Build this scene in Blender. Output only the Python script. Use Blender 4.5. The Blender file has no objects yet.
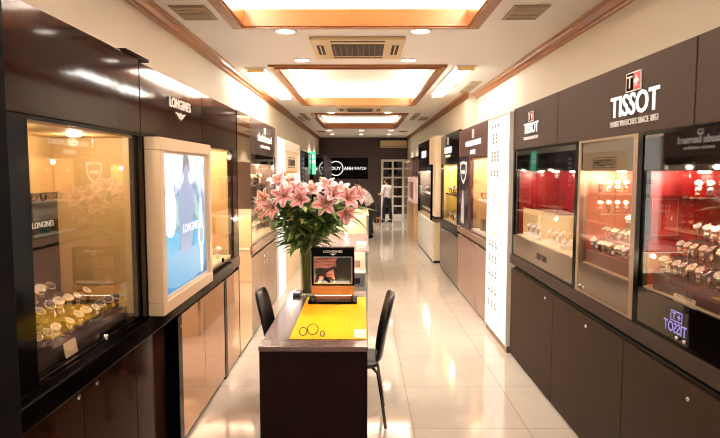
import bpy, bmesh, math, random
from mathutils import Vector, Matrix
random.seed(7)
SC = bpy.context.scene
COL = SC.collection
PI = math.pi

# ------------------------------------------------------------------ helpers
def lin(r, g, b):
    f = lambda c: (c/255/12.92) if c/255 <= .04045 else ((c/255+.055)/1.055)**2.4
    return (f(r), f(g), f(b), 1)

MATS = {}
def mat(name, col, rough=.5, metal=0, coat=0, spec=.5, emit=None, estr=0, bump=0, bscale=40, stretch=None, vary=0, vscale=8):
    if name in MATS: return MATS[name]
    m = bpy.data.materials.new(name); m.use_nodes = True
    nt = m.node_tree; b = nt.nodes['Principled BSDF']
    b.inputs['Base Color'].default_value = col
    b.inputs['Roughness'].default_value = rough
    b.inputs['Metallic'].default_value = metal
    b.inputs['Specular IOR Level'].default_value = spec
    b.inputs['Coat Weight'].default_value = coat
    b.inputs['Coat Roughness'].default_value = .04
    if emit:
        b.inputs['Emission Color'].default_value = emit
        b.inputs['Emission Strength'].default_value = estr
    if bump or vary:
        tc = nt.nodes.new('ShaderNodeTexCoord'); mp = nt.nodes.new('ShaderNodeMapping')
        nt.links.new(tc.outputs['Object'], mp.inputs['Vector'])
        if stretch: mp.inputs['Scale'].default_value = stretch
        nz = nt.nodes.new('ShaderNodeTexNoise'); nz.inputs['Scale'].default_value = bscale if bump else vscale
        nz.inputs['Detail'].default_value = 4
        nt.links.new(mp.outputs[0], nz.inputs['Vector'])
        if bump:
            bp = nt.nodes.new('ShaderNodeBump'); bp.inputs['Strength'].default_value = bump; bp.inputs['Distance'].default_value = .02
            nt.links.new(nz.outputs['Fac'], bp.inputs['Height']); nt.links.new(bp.outputs[0], b.inputs['Normal'])
            if coat: nt.links.new(bp.outputs[0], b.inputs['Coat Normal'])
        if vary:
            if bump:
                nz = nt.nodes.new('ShaderNodeTexNoise'); nz.inputs['Scale'].default_value = vscale; nz.inputs['Detail'].default_value = 5
                nt.links.new(mp.outputs[0], nz.inputs['Vector'])
            mx = nt.nodes.new('ShaderNodeMix'); mx.data_type = 'RGBA'
            lo = tuple(c*(1-vary) for c in col[:3])+(1,); hi = tuple(min(1, c*(1+vary)) for c in col[:3])+(1,)
            mx.inputs[6].default_value = lo; mx.inputs[7].default_value = hi
            nt.links.new(nz.outputs['Fac'], mx.inputs[0]); nt.links.new(mx.outputs[2], b.inputs['Base Color'])
    MATS[name] = m
    return m

def glass_mat(name, base=.05, tint=(1, 1, 1, 1), k=1.0, rough=.0):
    if name in MATS: return MATS[name]
    m = bpy.data.materials.new(name); m.use_nodes = True; nt = m.node_tree; nt.nodes.clear()
    out = nt.nodes.new('ShaderNodeOutputMaterial'); mx = nt.nodes.new('ShaderNodeMixShader')
    tr = nt.nodes.new('ShaderNodeBsdfTransparent'); gl = nt.nodes.new('ShaderNodeBsdfGlossy')
    tr.inputs[0].default_value = tint; gl.inputs['Roughness'].default_value = rough
    fr = nt.nodes.new('ShaderNodeFresnel'); fr.inputs[0].default_value = 1.45
    ma = nt.nodes.new('ShaderNodeMath'); ma.operation = 'MULTIPLY_ADD'; ma.use_clamp = True
    ma.inputs[1].default_value = k; ma.inputs[2].default_value = base
    nt.links.new(fr.outputs[0], ma.inputs[0]); nt.links.new(ma.outputs[0], mx.inputs[0])
    nt.links.new(tr.outputs[0], mx.inputs[1]); nt.links.new(gl.outputs[0], mx.inputs[2]); nt.links.new(mx.outputs[0], out.inputs[0])
    MATS[name] = m
    return m

def emit_mat(name, col, s):
    return mat(name, (0.12, 0.12, 0.12, 1), .4, emit=col, estr=s)

class MB:
    def __init__(self): self.v = []; self.f = []; self.m = []; self.uv = []; self.sm = []
    def add(self, vs, fs, mi=0, uvs=None, smooth=False):
        o = len(self.v); self.v += [tuple(p) for p in vs]
        for i, f in enumerate(fs):
            self.f.append([o+k for k in f]); self.m.append(mi); self.sm.append(smooth)
            self.uv.append([uvs[k] for k in f] if uvs else [(0, 0)]*len(f))
        return self
    def box(self, x0, x1, y0, y1, z0, z1, mi=0):
        x0, x1 = min(x0, x1), max(x0, x1); y0, y1 = min(y0, y1), max(y0, y1); z0, z1 = min(z0, z1), max(z0, z1)
        vs = [(x, y, z) for z in (z0, z1) for y in (y0, y1) for x in (x0, x1)]
        return self.add(vs, [(0, 2, 3, 1), (4, 5, 7, 6), (0, 1, 5, 4), (2, 6, 7, 3), (0, 4, 6, 2), (1, 3, 7, 5)], mi)
    def ring_loft(self, rings, mi=0, cap=True, closed=False, smooth=True):
        n = len(rings[0]); vs = [p for r in rings for p in r]; fs = []
        R = len(rings)
        for i in range(R if closed else R-1):
            a = i*n; b = ((i+1) % R)*n
            for j in range(n): fs.append((a+j, a+(j+1) % n, b+(j+1) % n, b+j))
        self.add(vs, fs, mi, smooth=smooth)
        if cap and not closed:
            self.add(rings[0], [tuple(reversed(range(n)))], mi); self.add(rings[-1], [tuple(range(n))], mi)
        return self
    def tube(self, path, r, n=8, mi=0):
        path = [Vector(p) for p in path]; rings = []; up = Vector((0, 0, 1))
        rr = r if isinstance(r, (list, tuple)) else [r]*len(path)
        t0 = (path[1]-path[0]).normalized()
        a = t0.cross(up if abs(t0.z) < .9 else Vector((1, 0, 0))).normalized()
        for i, p in enumerate(path):
            t = (path[min(i+1, len(path)-1)]-path[max(i-1, 0)]).normalized()
            a = (a - t*a.dot(t)).normalized(); b = t.cross(a)
            rings.append([p+(a*math.cos(2*PI*k/n)+b*math.sin(2*PI*k/n))*rr[i] for k in range(n)])
        return self.ring_loft(rings, mi)
    def lathe(self, prof, c=(0, 0, 0), axis='Z', n=24, mi=0, M=None, smooth=True, cap=True):
        rings = []
        for r, h in prof:
            ring = []
            for k in range(n):
                x, y = r*math.cos(2*PI*k/n), r*math.sin(2*PI*k/n)
                p = Vector((x, y, h)) if axis == 'Z' else (Vector((h, x, y)) if axis == 'X' else Vector((y, h, x)))
                if M is not None: p = M @ p
                ring.append(p+Vector(c))
            rings.append(ring)
        return self.ring_loft(rings, mi, cap=cap, smooth=smooth)
    def prism(self, poly, fr, d0, d1, mi=0):
        """poly in (a,b) of frame fr, extruded along its normal from d0 to d1"""
        A = [fr(a, b, d0) for a, b in poly]; B = [fr(a, b, d1) for a, b in poly]; n = len(poly)
        self.add(A+B, [tuple(range(n, 2*n)), tuple(reversed(range(n)))] + [(i, (i+1) % n, n+(i+1) % n, n+i) for i in range(n)], mi)
        return self
    def build(self, name, mats, parent=None, bev=0, smooth=None, subd=0):
        if not isinstance(mats, (list, tuple)): mats = [mats]
        me = bpy.data.meshes.new(name)
        off = wloc(parent) if parent else Vector((0, 0, 0))
        me.from_pydata([Vector(p)-off for p in self.v], [], self.f); me.update()
        for m in mats: me.materials.append(m)
        me.polygons.foreach_set('material_index', self.m)
        me.polygons.foreach_set('use_smooth', [True if smooth else s for s in self.sm] if smooth is not False else [False]*len(self.f))
        uvl = me.uv_layers.new(name='UVMap'); i = 0
        for u in self.uv:
            for q in u: uvl.data[i].uv = q; i += 1
        bm = bmesh.new(); bm.from_mesh(me); bmesh.ops.recalc_face_normals(bm, faces=bm.faces); bm.to_mesh(me); bm.free()
        o = bpy.data.objects.new(name, me); COL.objects.link(o)
        if parent: o.parent = parent
        if bev:
            md = o.modifiers.new('Bevel', 'BEVEL'); md.width = bev; md.segments = 2; md.limit_method = 'ANGLE'
        if subd:
            md = o.modifiers.new('Subdivision', 'SUBSURF'); md.levels = subd; md.render_levels = subd
        return o

def wloc(o):
    v = Vector((0, 0, 0))
    while o is not None: v += o.location; o = o.parent
    return v
def tag(o, label=None, cat=None, group=None, kind=None):
    if label: o['label'] = label
    if cat: o['category'] = cat
    if group: o['group'] = group
    if kind: o['kind'] = kind
    return o
def thing(name, label, cat, loc=(0, 0, 0), group=None, kind=None):
    o = bpy.data.objects.new(name, None); o.empty_display_size = .1; COL.objects.link(o); o.location = loc
    return tag(o, label, cat, group, kind)
def dup(root, loc, rotz=0, label=None, group=None, rot=None, scale=None):
    r = root.copy(); COL.objects.link(r); r.location = loc
    r.rotation_euler = rot if rot else (0, 0, rotz)
    if scale: r.scale = scale
    if label: r['label'] = label
    if group: r['group'] = group
    for ch in list(root.children):
        c = ch.copy(); COL.objects.link(c); c.parent = r
        for g in list(ch.children):
            d = g.copy(); COL.objects.link(d); d.parent = c
    return r
def box(name, x0, x1, y0, y1, z0, z1, m, parent=None, bev=0):
    return MB().box(x0, x1, y0, y1, z0, z1).build(name, m, parent, bev)
def struct(o): o['kind'] = 'structure'; return o

def frame_right(X):   # frame on the right-hand wall: a runs towards the camera, b up, d out into the aisle
    return lambda a, b, d: Vector((X-d, -a, b))
def frame_left(X):
    return lambda a, b, d: Vector((X+d, a, b))
def frame_back(Y):
    return lambda a, b, d: Vector((a, Y-d, b))

def text_poly(s, bold=.0, shear=0, space=1.0):
    cu = bpy.data.curves.new('lettering', 'FONT'); cu.body = s; cu.size = 1; cu.offset = bold; cu.shear = shear; cu.space_character = space
    cu.resolution_u = 3; cu.align_x = 'CENTER'; cu.align_y = 'CENTER'
    o = bpy.data.objects.new('lettering', cu); COL.objects.link(o)
    dg = bpy.context.evaluated_depsgraph_get(); me = o.evaluated_get(dg).to_mesh()
    vs = [v.co.copy() for v in me.vertices]; fs = [list(p.vertices) for p in me.polygons]
    o.evaluated_get(dg).to_mesh_clear(); bpy.data.objects.remove(o); bpy.data.curves.remove(cu)
    return vs, fs
def text(s, fr, a, b, w, m, parent, h=None, bold=.0, d=.003, th=.006, name='lettering', mirror=False, shear=0, label=None):
    vs, fs = text_poly(s, bold, shear)
    x0 = min(v.x for v in vs); x1 = max(v.x for v in vs); y0 = min(v.y for v in vs); y1 = max(v.y for v in vs)
    sx = w/(x1-x0); sy = h/(y1-y0) if h else sx
    P = [((v.x-(x0+x1)/2)*sx*(-1 if mirror else 1), (v.y-(y0+y1)/2)*sy) for v in vs]
    mb = MB(); n = len(P)
    top = [fr(a+p, b+q, d+th) for p, q in P]; bot = [fr(a+p, b+q, d) for p, q in P]
    edges = {}
    for f in fs:
        for i in range(len(f)):
            e = (f[i], f[(i+1) % len(f)]); edges[e] = edges.get(e, 0)+1
    side = [(e[0], e[1], n+e[1], n+e[0]) for e in edges if (e[1], e[0]) not in edges]
    mb.add(top+bot, [tuple(f) for f in fs]+side)
    o = mb.build(name, m, parent, smooth=False)
    if label: o['label'] = label
    return o

def area(name, loc, rot, sx, sy, power, col=(1, .965, .93)):
    l = bpy.data.lights.new(name, 'AREA'); l.shape = 'RECTANGLE'; l.size = sx; l.size_y = sy; l.energy = power; l.color = col
    o = bpy.data.objects.new(name, l); COL.objects.link(o); o.location = loc; o.rotation_euler = rot
    return o
def point(name, loc, power, col=(1, .85, .65), r=.02):
    l = bpy.data.lights.new(name, 'POINT'); l.energy = power; l.color = col; l.shadow_soft_size = r
    o = bpy.data.objects.new(name, l); COL.objects.link(o); o.location = loc
    return o
def spot(name, loc, power, ang=100, col=(1, .945, .89), r=.05):
    l = bpy.data.lights.new(name, 'SPOT'); l.energy = power; l.spot_size = math.radians(ang); l.spot_blend = .6; l.color = col; l.shadow_soft_size = r
    o = bpy.data.objects.new(name, l); COL.objects.link(o); o.location = loc
    return o
ORD = ['first', 'second', 'third', 'fourth', 'fifth', 'sixth', 'seventh', 'eighth', 'ninth', 'tenth', 'eleventh', 'twelfth', 'thirteenth', 'fourteenth', 'fifteenth', 'sixteenth']

# ------------------------------------------------------------------ materials
M_wall = mat('cream wall paint', (.88, .81, .65, 1), .6, bump=.05, bscale=60)
M_ceil = mat('cream ceiling paint', (.92, .89, .85, 1), .6)
M_recess = mat('recess paint', (.82, .72, .62, 1), .6)
M_wood = mat('orange cornice wood', lin(176, 106, 48), .3, coat=.4, vary=.25, vscale=6, stretch=(6, 1, 6))
M_woodrail = mat('orange coffer wood', lin(164, 102, 48), .3, coat=.2, vary=.15, vscale=5, stretch=(2, 2, 8))
M_gloss = mat('glossy brown laminate', lin(34, 16, 13), .07, coat=0, spec=.08, bump=.06, bscale=2.2)
M_doorL = mat('glossy brown door', lin(46, 26, 18), .1, spec=.08, vary=.12, vscale=3)
M_bronze = mat('bronze mirror door', lin(196, 150, 116), .05, metal=1, spec=.6)
M_mirror = mat('tinted mirror', lin(226, 196, 160), .03, metal=1)
M_brownR = mat('grained brown laminate', lin(66, 53, 45), .55, spec=.05, vary=.22, vscale=14, stretch=(9, 9, .5))
M_doorR = mat('dark grained door', lin(54, 38, 27), .5, spec=.05, vary=.2, vscale=14, stretch=(9, 9, .5))
M_greyR = mat('grey glossy panel', lin(104, 88, 76), .1, spec=.3)
M_black = mat('black gloss lacquer', lin(8, 6, 6), .12, spec=.05)
M_dark = mat('black shadow gap', lin(10, 9, 9), .6)
M_fascia = mat('black glass fascia', lin(10, 8, 8), .03, spec=.6)
M_plum = mat('plum laminate', lin(84, 54, 50), .3, spec=.15, vary=.1, vscale=10)
M_tauped = mat('taupe door', lin(140, 108, 88), .2, spec=.3)
M_red = mat('red lining', lin(186, 14, 16), .35)
M_reddark = mat('dark red lining', lin(150, 16, 20), .35)
M_salmon = mat('salmon lining', lin(208, 108, 86), .45)
M_yellowcase = mat('amber lining', lin(214, 178, 116), .5)
M_creamcase = mat('cream lining', lin(236, 208, 160), .5)
M_white = mat('white laminate', lin(240, 232, 218), .3)
M_creamlam = mat('cream laminate', lin(236, 214, 180), .35)
M_beigeframe = mat('beige metal frame', lin(148, 122, 100), .3, metal=.3)
M_lightframe = mat('cream lightbox frame', lin(232, 204, 170), .4)
M_chrome = mat('chrome', (.8, .78, .75, 1), .12, metal=1)
M_blacklea = mat('black leather', lin(26, 22, 22), .35, bump=.15, bscale=180)
M_legs = mat('dark chrome leg', lin(96, 84, 76), .2, metal=1)
M_desk = mat('dark mahogany laminate', lin(26, 10, 7), .25, spec=.08)
M_desktop = mat('grey brown desk top', lin(112, 88, 84), .14, coat=.2, vary=.25, vscale=9)
M_yellow = mat('yellow mat', (.97, .535, .002, 1), .5, spec=.1)
M_lam = emit_mat('white letters', (1, .97, .92, 1), .6)
M_letter = mat('faintly glowing letter paint', lin(244, 238, 230), .4, emit=(1, .95, .9, 1), estr=.08)  # a faint glow is added to the letter paint
M_letterdk = mat('dark letter paint', lin(40, 32, 30), .4)
M_purple = emit_mat('violet letters', (.30, .24, .72, 1), .42)
M_grey = mat('grey vent metal', lin(178, 158, 132), .5)
M_darkslot = mat('dark slot', lin(40, 34, 30), .7)
M_acbody = mat('ivory plastic', lin(226, 200, 156), .4)
M_led = emit_mat('warm led', (1, .88, .7, 1), 14)
M_tube = emit_mat('fluorescent tube', (1, .96, .89, 1), 17)
M_litwhite = emit_mat('lit white panel', (1, .94, .84, 1), .72)
M_down = emit_mat('downlight lamp', (1, .9, .75, 1), 14)
M_green = emit_mat('green lit sign', (.03, .55, .28, 1), .9)
M_glass = glass_mat('showcase glass', .0, k=.28)
M_glassR = glass_mat('reflective showcase glass', .0, k=.26)
M_smoke = glass_mat('smoked glass', .14, (.5, .44, .4, 1), k=1.0)
M_clear = glass_mat('clear glass', .03, (.97, .99, .98, 1))
M_steel = mat('polished steel', (.78, .74, .70, 1), .18, metal=1)
M_rose = mat('rose gold', (.85, .55, .38, 1), .2, metal=1)
M_gold = mat('gold', (.9, .66, .3, 1), .2, metal=1)
M_blackstrap = mat('black strap', lin(24, 20, 20), .4)
M_brownstrap = mat('brown strap', lin(96, 56, 36), .5)
M_dialw = mat('white dial', lin(206, 194, 172), .3, coat=.5)
M_dialb = mat('black dial', lin(26, 24, 28), .2, coat=.5)

# floor tiles
def floor_mat():
    m = bpy.data.materials.new('cream polished tiles'); m.use_nodes = True; nt = m.node_tree; b = nt.nodes['Principled BSDF']
    tc = nt.nodes.new('ShaderNodeTexCoord'); mp = nt.nodes.new('ShaderNodeMapping'); br = nt.nodes.new('ShaderNodeTexBrick')
    mp.inputs['Location'].default_value = (-.36+.8*10, -.01+.8*10, 0)
    br.offset = 0; br.squash = 1
    br.inputs['Scale'].default_value = 1; br.inputs['Brick Width'].default_value = .8; br.inputs['Row Height'].default_value = .8
    br.inputs['Mortar Size'].default_value = .003; br.inputs['Mortar Smooth'].default_value = .2
    br.inputs['Color1'].default_value = (.60, .515, .41, 1); br.inputs['Color2'].default_value = (.575, .49, .39, 1); br.inputs['Mortar'].default_value = (.36, .26, .17, 1)
    nz = nt.nodes.new('ShaderNodeTexNoise'); nz.inputs['Scale'].default_value = 2.5; nz.inputs['Detail'].default_value = 6
    mx = nt.nodes.new('ShaderNodeMix'); mx.data_type = 'RGBA'; mx.blend_type = 'MULTIPLY'; mx.inputs[0].default_value = .25
    nt.links.new(tc.outputs['Object'], mp.inputs[0]); nt.links.new(mp.outputs[0], br.inputs[0]); nt.links.new(tc.outputs['Object'], nz.inputs['Vector'])
    cr = nt.nodes.new('ShaderNodeValToRGB'); cr.color_ramp.elements[0].color = (.75, .7, .65, 1); cr.color_ramp.elements[0].position = .3; cr.color_ramp.elements[1].position = .7
    nt.links.new(nz.outputs['Fac'], cr.inputs[0]); nt.links.new(br.outputs['Color'], mx.inputs[6]); nt.links.new(cr.outputs[0], mx.inputs[7])
    nt.links.new(mx.outputs[2], b.inputs['Base Color'])
    b.inputs['Roughness'].default_value = .07; b.inputs['Specular IOR Level'].default_value = .65
    return m
M_floor = floor_mat()

# ------------------------------------------------------------------ room shell
XL, XR, XR2, YB, YF, ZC = -1.66, 1.91, 1.75, 22.8, -2.6, 3.08
LX, RX = -1.18, 1.45
struct(box('floor', XL-.1, XR+.1, YF-.1, YB+.1, -.1, 0, M_floor))
struct(box('wall_left', XL-.1, XL, YF, YB, 0, 3.5, M_wall))
mb = MB(); mb.box(XR, XR+.1, YF, 9.9, 0, 3.5); mb.box(XR2, XR+.1, 9.9, YB, 0, 3.5)
struct(mb.build('wall_right', M_wall))
M_backwall = mat('dark plum wall', lin(66, 42, 38), .35)
struct(box('wall_back', XL, XR, YB, YB+.1, 0, 3.5, M_backwall))
mb = MB()
for x in (XL, -.5, .7, XR-.06): mb.box(x, x+.06, YF-.06, YF, 0, 3.08)
for x0, x1 in ((XL+.06, -.5), (-.44, .7), (.76, XR-.06)): mb.box(x0, x1, YF-.06, YF, 2.3, 2.38); mb.box(x0, x1, YF-.06, YF, 0, .08)
win = struct(mb.build('added_window_1', M_dark))  # unseen glazed front, added so outside light brightens the ceiling
mb = MB()
for x0, x1 in ((XL+.06, -.5), (-.44, .7), (.76, XR-.06)):
    mb.box(x0, x1, YF-.035, YF-.025, .08, 2.3); mb.box(x0, x1, YF-.035, YF-.025, 2.38, 3.08)
mb.build('glass', M_clear, win)
CX0, CX1 = -1.04, .93
coff = [(1.25, 5.24), (7.34, 11.36), (13.3, 17.4)]
mb = MB()
mb.box(XL, CX0, YF, YB, ZC, ZC+.03); mb.box(CX1, XR, YF, YB, ZC, ZC+.03)
prev = YF
for a, b in coff: mb.box(CX0, CX1, prev, a, ZC, ZC+.03); prev = b
mb.box(CX0, CX1, prev, YB, ZC, ZC+.03)
struct(mb.build('ceiling', M_ceil))
W = .10
for i, (a, b) in enumerate(coff):
    e = .28
    mb = MB()
    mb.box(CX0-e, CX1+e, a-e, b+e, 3.36, 3.40)
    mb.box(CX0-e-.02, CX0-e, a-e, b+e, ZC+.03, 3.40); mb.box(CX1+e, CX1+e+.02, a-e, b+e, ZC+.03, 3.40)
    mb.box(CX0-e, CX1+e, a-e-.02, a-e, ZC+.03, 3.40); mb.box(CX0-e, CX1+e, b+e, b+e+.02, ZC+.03, 3.40)
    struct(mb.build('ceiling_recess', M_recess))
    # stepped wooden frame round the opening: outer flat, inner lip, raised inner face
    mb = MB()
    for (o, t, z0, z1) in ((W, .07, ZC-.03, ZC), (.035, .035, ZC-.045, ZC), (0, .02, ZC-.03, ZC+.115)):
        x0, x1, y0, y1 = CX0-o, CX1+o, a-o, b+o
        mb.box(x0, x1, y0, y0+t, z0, z1); mb.box(x0, x1, y1-t, y1, z0, z1)
        mb.box(x0, x0+t, y0+t, y1-t, z0, z1); mb.box(x1-t, x1, y0+t, y1-t, z0, z1)
    struct(mb.build('trim_%d' % (i+1), M_woodrail))
    if i < 3:
        pw = (400, 360, 26)[i]  # last value: weak lamps added in the unlit far coffer to lift the rear
        zc = 3.21
        area('cove lamp', ((CX0-.15), (a+b)/2, zc), (PI, 0, 0), .12, b-a, pw*.30)
        area('cove lamp', ((CX1+.15), (a+b)/2, zc), (PI, 0, 0), .12, b-a, pw*.30)
        area('cove lamp', ((CX0+CX1)/2, a-.15, zc), (PI, 0, 0), CX1-CX0, .12, pw*.15)
        area('cove lamp', ((CX0+CX1)/2, b+.15, zc), (PI, 0, 0), CX1-CX0, .12, pw*.15)
# cornices: profile swept along the wall
def cornice(name, xw, s, y0, y1):
    prof = [(0, 2.99), (.018, 2.99), (.03, 3.005), (.03, 3.02), (.055, 3.045), (.062, 3.062), (.085, 3.066), (.085, 3.079), (0, 3.079)]
    A = [(xw+s*p, y0, z) for p, z in prof]; B = [(xw+s*p, y1, z) for p, z in prof]; n = len(prof)
    mb = MB(); mb.add(A+B, [(i, (i+1) % n, n+(i+1) % n, n+i) for i in range(n)]+[tuple(range(n)), tuple(range(n, 2*n))])
    return struct(mb.build(name, M_wood))
cornice('trim_4', XL, 1, YF, YB)
cornice('trim_5', XR, -1, YF, 9.9)
cornice('trim_6', XR2, -1, 9.82, YB)

# ------------------------------------------------------------------ ceiling fittings
def downlight(x, y, label, power, r=.085):
    t = thing('downlight', label, 'ceiling light', (x, y, ZC), 'recessed downlights')
    MB().lathe([(r, 0), (r+.018, 0), (r+.018, -.006), (r, -.012), (r, 0)], (x, y, ZC-.0005), n=28, cap=False).build('rim', M_white, t)
    MB().lathe([(r-.001, -.001), (r-.001, -.006)], (x, y, ZC), n=28).build('lamp', M_down, t)
    if power: spot('downlight beam', (x, y, ZC-.03), power, 120)
for x, y, l in [(-.70, 5.52, 'round recessed ceiling light left of near air conditioner, closer to the front coffer'),
                (.535, 5.52, 'round recessed ceiling light right of near air conditioner, closer to the front coffer'),
                (-.69, 6.93, 'round recessed ceiling light left of near air conditioner, beside the middle coffer'),
                (.535, 6.93, 'round recessed ceiling light right of near air conditioner, beside the middle coffer'),
                (-.68, 13.05, 'round ceiling light left, just before the far unlit coffer'),
                (.57, 13.05, 'round ceiling light right, just before the far unlit coffer')]:
    downlight(x, y, l, 80)
for i, x in enumerate((-1.03, -.02, .92)):
    for j, y in enumerate((18.7, 20.6)):
        downlight(x, y, 'small far ceiling light, %s column, %s of its pair by the dark back wall' % (['left', 'middle', 'right'][i], ['nearer', 'farther'][j]), 70)

def ac(y0, label):
    x0, x1 = -.505, .42; y1 = y0+.97; z = ZC
    t = thing('ceiling_air_conditioner', label, 'air conditioner', ((x0+x1)/2, (y0+y1)/2, z), 'cassette air conditioners')
    MB().box(x0, x1, y0, y1, z-.035, z-.001).build('panel', M_acbody, t, bev=.01)
    gx0, gx1, gy0, gy1 = x0+.2, x1-.2, y0+.2, y1-.2
    mb = MB(); mb.box(gx0, gx1, gy0, gy1, z-.039, z-.035)
    mb.build('grille', M_darkslot, t)
    mb = MB()
    for k in range(15): yy = gy0+(gy1-gy0)*(k+.5)/15; mb.box(gx0, gx1, yy-.006, yy+.006, z-.044, z-.0395)
    for k in range(9): xx = gx0+(gx1-gx0)*(k+.5)/9; mb.box(xx-.004, xx+.004, gy0, gy1, z-.048, z-.0445)
    mb.build('grille_bars', mat('grille bar', lin(120, 106, 92), .5), t)
    for (a0, a1, b0, b1) in ((x0+.2, x1-.2, y0+.05, y0+.12), (x0+.2, x1-.2, y1-.12, y1-.05), (x0+.05, x0+.12, y0+.25, y1-.25), (x1-.12, x1-.05, y0+.25, y1-.25)):
        s = MB(); s.box(a0, a1, b0, b1, z-.037, z-.0352); o = s.build('air_slot', M_darkslot, t)
        l = MB()
        if a1-a0 > b1-b0: l.box(a0+.01, a1-.01, (b0+b1)/2-.006, (b0+b1)/2+.006, z-.041, z-.0372)
        else: l.box((a0+a1)/2-.006, (a0+a1)/2+.006, b0+.01, b1-.01, z-.041, z-.0372)
        l.build('flap', M_acbody, o)
ac(5.74, 'ivory cassette air conditioner between the front and middle coffers')
ac(11.75, 'ivory cassette air conditioner between the middle and far coffers')

def troffer(x, y0, y1, label):
    t = thing('fluorescent_light', label, 'ceiling light', (x, (y0+y1)/2, ZC), 'twin tube ceiling lights')
    MB().box(x-.13, x+.13, y0, y1, ZC-.012, ZC-.001).build('tray', M_white, t)
    ym = (y0+y1)/2
    for xx in (x-.06, x+.06):
        for a, b in ((y0+.12, ym-.05), (ym+.05, y1-.12)):
            MB().tube([(xx, a, ZC-.032), (xx, b, ZC-.032)], .018, 10).build('tube', M_tube, t)
    for a in (y0+.02, ym-.045, y1-.11): box('lamp_holder', x-.10, x+.10, a, a+.09, ZC-.05, ZC-.0125, M_gold, t)
troffer(-1.33, 7.45, 10.4, 'long twin tube light along the left cornice beside middle coffer')
troffer(1.27, 7.3, 10.1, 'long twin tube light along the right cornice beside middle coffer')

def vent(x0, x1, y0, y1, label, slots=5):
    t = thing('ceiling_vent', label, 'vent', ((x0+x1)/2, (y0+y1)/2, ZC), 'ceiling vents')
    MB().box(x0, x1, y0, y1, ZC-.012, ZC-.001).build('frame', M_grey, t)
    mb = MB(); n = slots
    for k in range(n):
        yy = y0+(y1-y0)*(k+.5)/n; mb.box(x0+.02, x1-.02, yy-(y1-y0)/n*.3, yy+(y1-y0)/n*.3, ZC-.016, ZC-.0122)
    mb.build('slats', mat('vent slat', lin(164, 142, 116), .5), t)
vent(1.18, 1.46, 4.68, 5.1, 'square grey ceiling vent near the front right corner of front coffer')
vent(-1.5, -1.22, 4.68, 5.1, 'square grey ceiling vent near the front left corner of front coffer')
vent(1.56, 1.72, 8.6, 9.75, 'long grey ceiling vent right of the twin tube light')
vent(1.18, 1.3, 13.2, 15.0, 'dark slot vent in ceiling right of the far coffer', 3)
vent(-1.4, -1.28, 13.2, 15.0, 'dark slot vent in ceiling left of the far coffer', 3)
vent(1.4, 1.6, 14.2, 15.0, 'short vent beside right cornice by the far coffer', 3)
vent(-1.52, -1.45, 14.0, 15.2, 'short vent beside left cornice by the far coffer', 3)
vent(-1.45, -1.2, 19.0, 19.6, 'small vent in ceiling near back wall, left side', 3)
vent(1.2, 1.45, 19.0, 19.6, 'small vent in ceiling near back wall, right side', 3)
t = thing('smoke_detector', 'small round smoke detector inside the middle ceiling coffer', 'smoke detector', (-.03, 8.9, 3.36))
MB().lathe([(.05, 0), (.05, -.02), (.025, -.045)], (-.03, 8.9, 3.3595)).build('body', M_white, t)
MB().lathe([(.012, 0), (.012, -.01)], (-.03, 8.9, 3.3135), n=12).build('lens', M_darkslot, t)

# ------------------------------------------------------------------ wristwatches (prototypes, copied into the cases)
def watch_proto(kind):
    root = thing('wristwatch', 'wristwatch', 'watch', (0, 0, 0))
    met, strap, dial = {'steel': (M_steel, M_steel, M_dialw), 'rose': (M_rose, M_rose, M_dialw), 'black': (M_steel, M_blackstrap, M_dialb),
                        'brown': (M_gold, M_brownstrap, M_dialw), 'duo': (M_gold, M_steel, M_dialw)}[kind]
    # strap: an oval band standing on edge, axis along local y, open underneath by the clasp
    n = 26; rings = []
    A, B, zc = .027, .030, .0322
    for k in range(n):
        a = 2*PI*k/n
        w = .0075+.0025*max(0, math.cos(a-.9)); c = Vector((math.cos(a)*A, 0, math.sin(a)*B+zc)); nrm = Vector((math.cos(a), 0, math.sin(a)))
        th = .0016
        rings.append([c+Vector((0, -w, 0))-nrm*th, c+Vector((0, w, 0))-nrm*th, c+Vector((0, w, 0))+nrm*th, c+Vector((0, -w, 0))+nrm*th])
    MB().ring_loft(rings, closed=True, smooth=False).build('strap', strap, root)
    a = .9
    d = Vector((math.cos(a), 0, math.sin(a))); c = Vector((d.x*A, 0, d.z*B+zc))
    rot = d.to_track_quat('Z', 'Y').to_matrix()
    mb = MB().lathe([(.016, .002), (.0195, .003), (.0205, .006), (.0185, .0105), (.0165, .0108), (.016, .0095)], c, M=rot, n=22)
    mb.tube([c+rot @ Vector((0, .0195, .006)), c+rot @ Vector((0, .0245, .006))], .0025, 8)
    case = mb.build('case', met, root)
    dl = MB().lathe([(.0158, .0096), (.0158, .0101)], c, M=rot, n=22, smooth=False)
    dob = dl.build('dial', dial, root)
    hm = MB()
    for ang, ln in ((.5, .010), (2.2, .013)):
        p = rot @ Vector((0, 0, .0106)); q = rot @ Vector((math.cos(ang)*ln, math.sin(ang)*ln, .0106)); hm.tube([c+p, c+q], .0007, 4)
    h = hm.build('hands', M_dialb if dial is M_dialw else M_steel, root); h.parent = dob
    return root
PROTO = {k: watch_proto(k) for k in ('steel', 'rose', 'black', 'brown', 'duo')}
DESC = {'steel': 'steel watch', 'rose': 'rose gold watch', 'black': 'black strap watch', 'brown': 'brown strap watch', 'duo': 'steel and gold watch'}
USED = set()
def place_watch(kind, loc, rz, label, group, tilt=0, s=1.0):
    p = PROTO[kind]
    if kind not in USED:
        USED.add(kind); o = p; o.location = loc; o['label'] = label; o['group'] = group; o.rotation_euler = (0, 0, rz); o.scale = (s, s, s)
        return o
    return dup(p, loc, 0, label, group, (0, 0, rz), (s, s, s))

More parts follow.
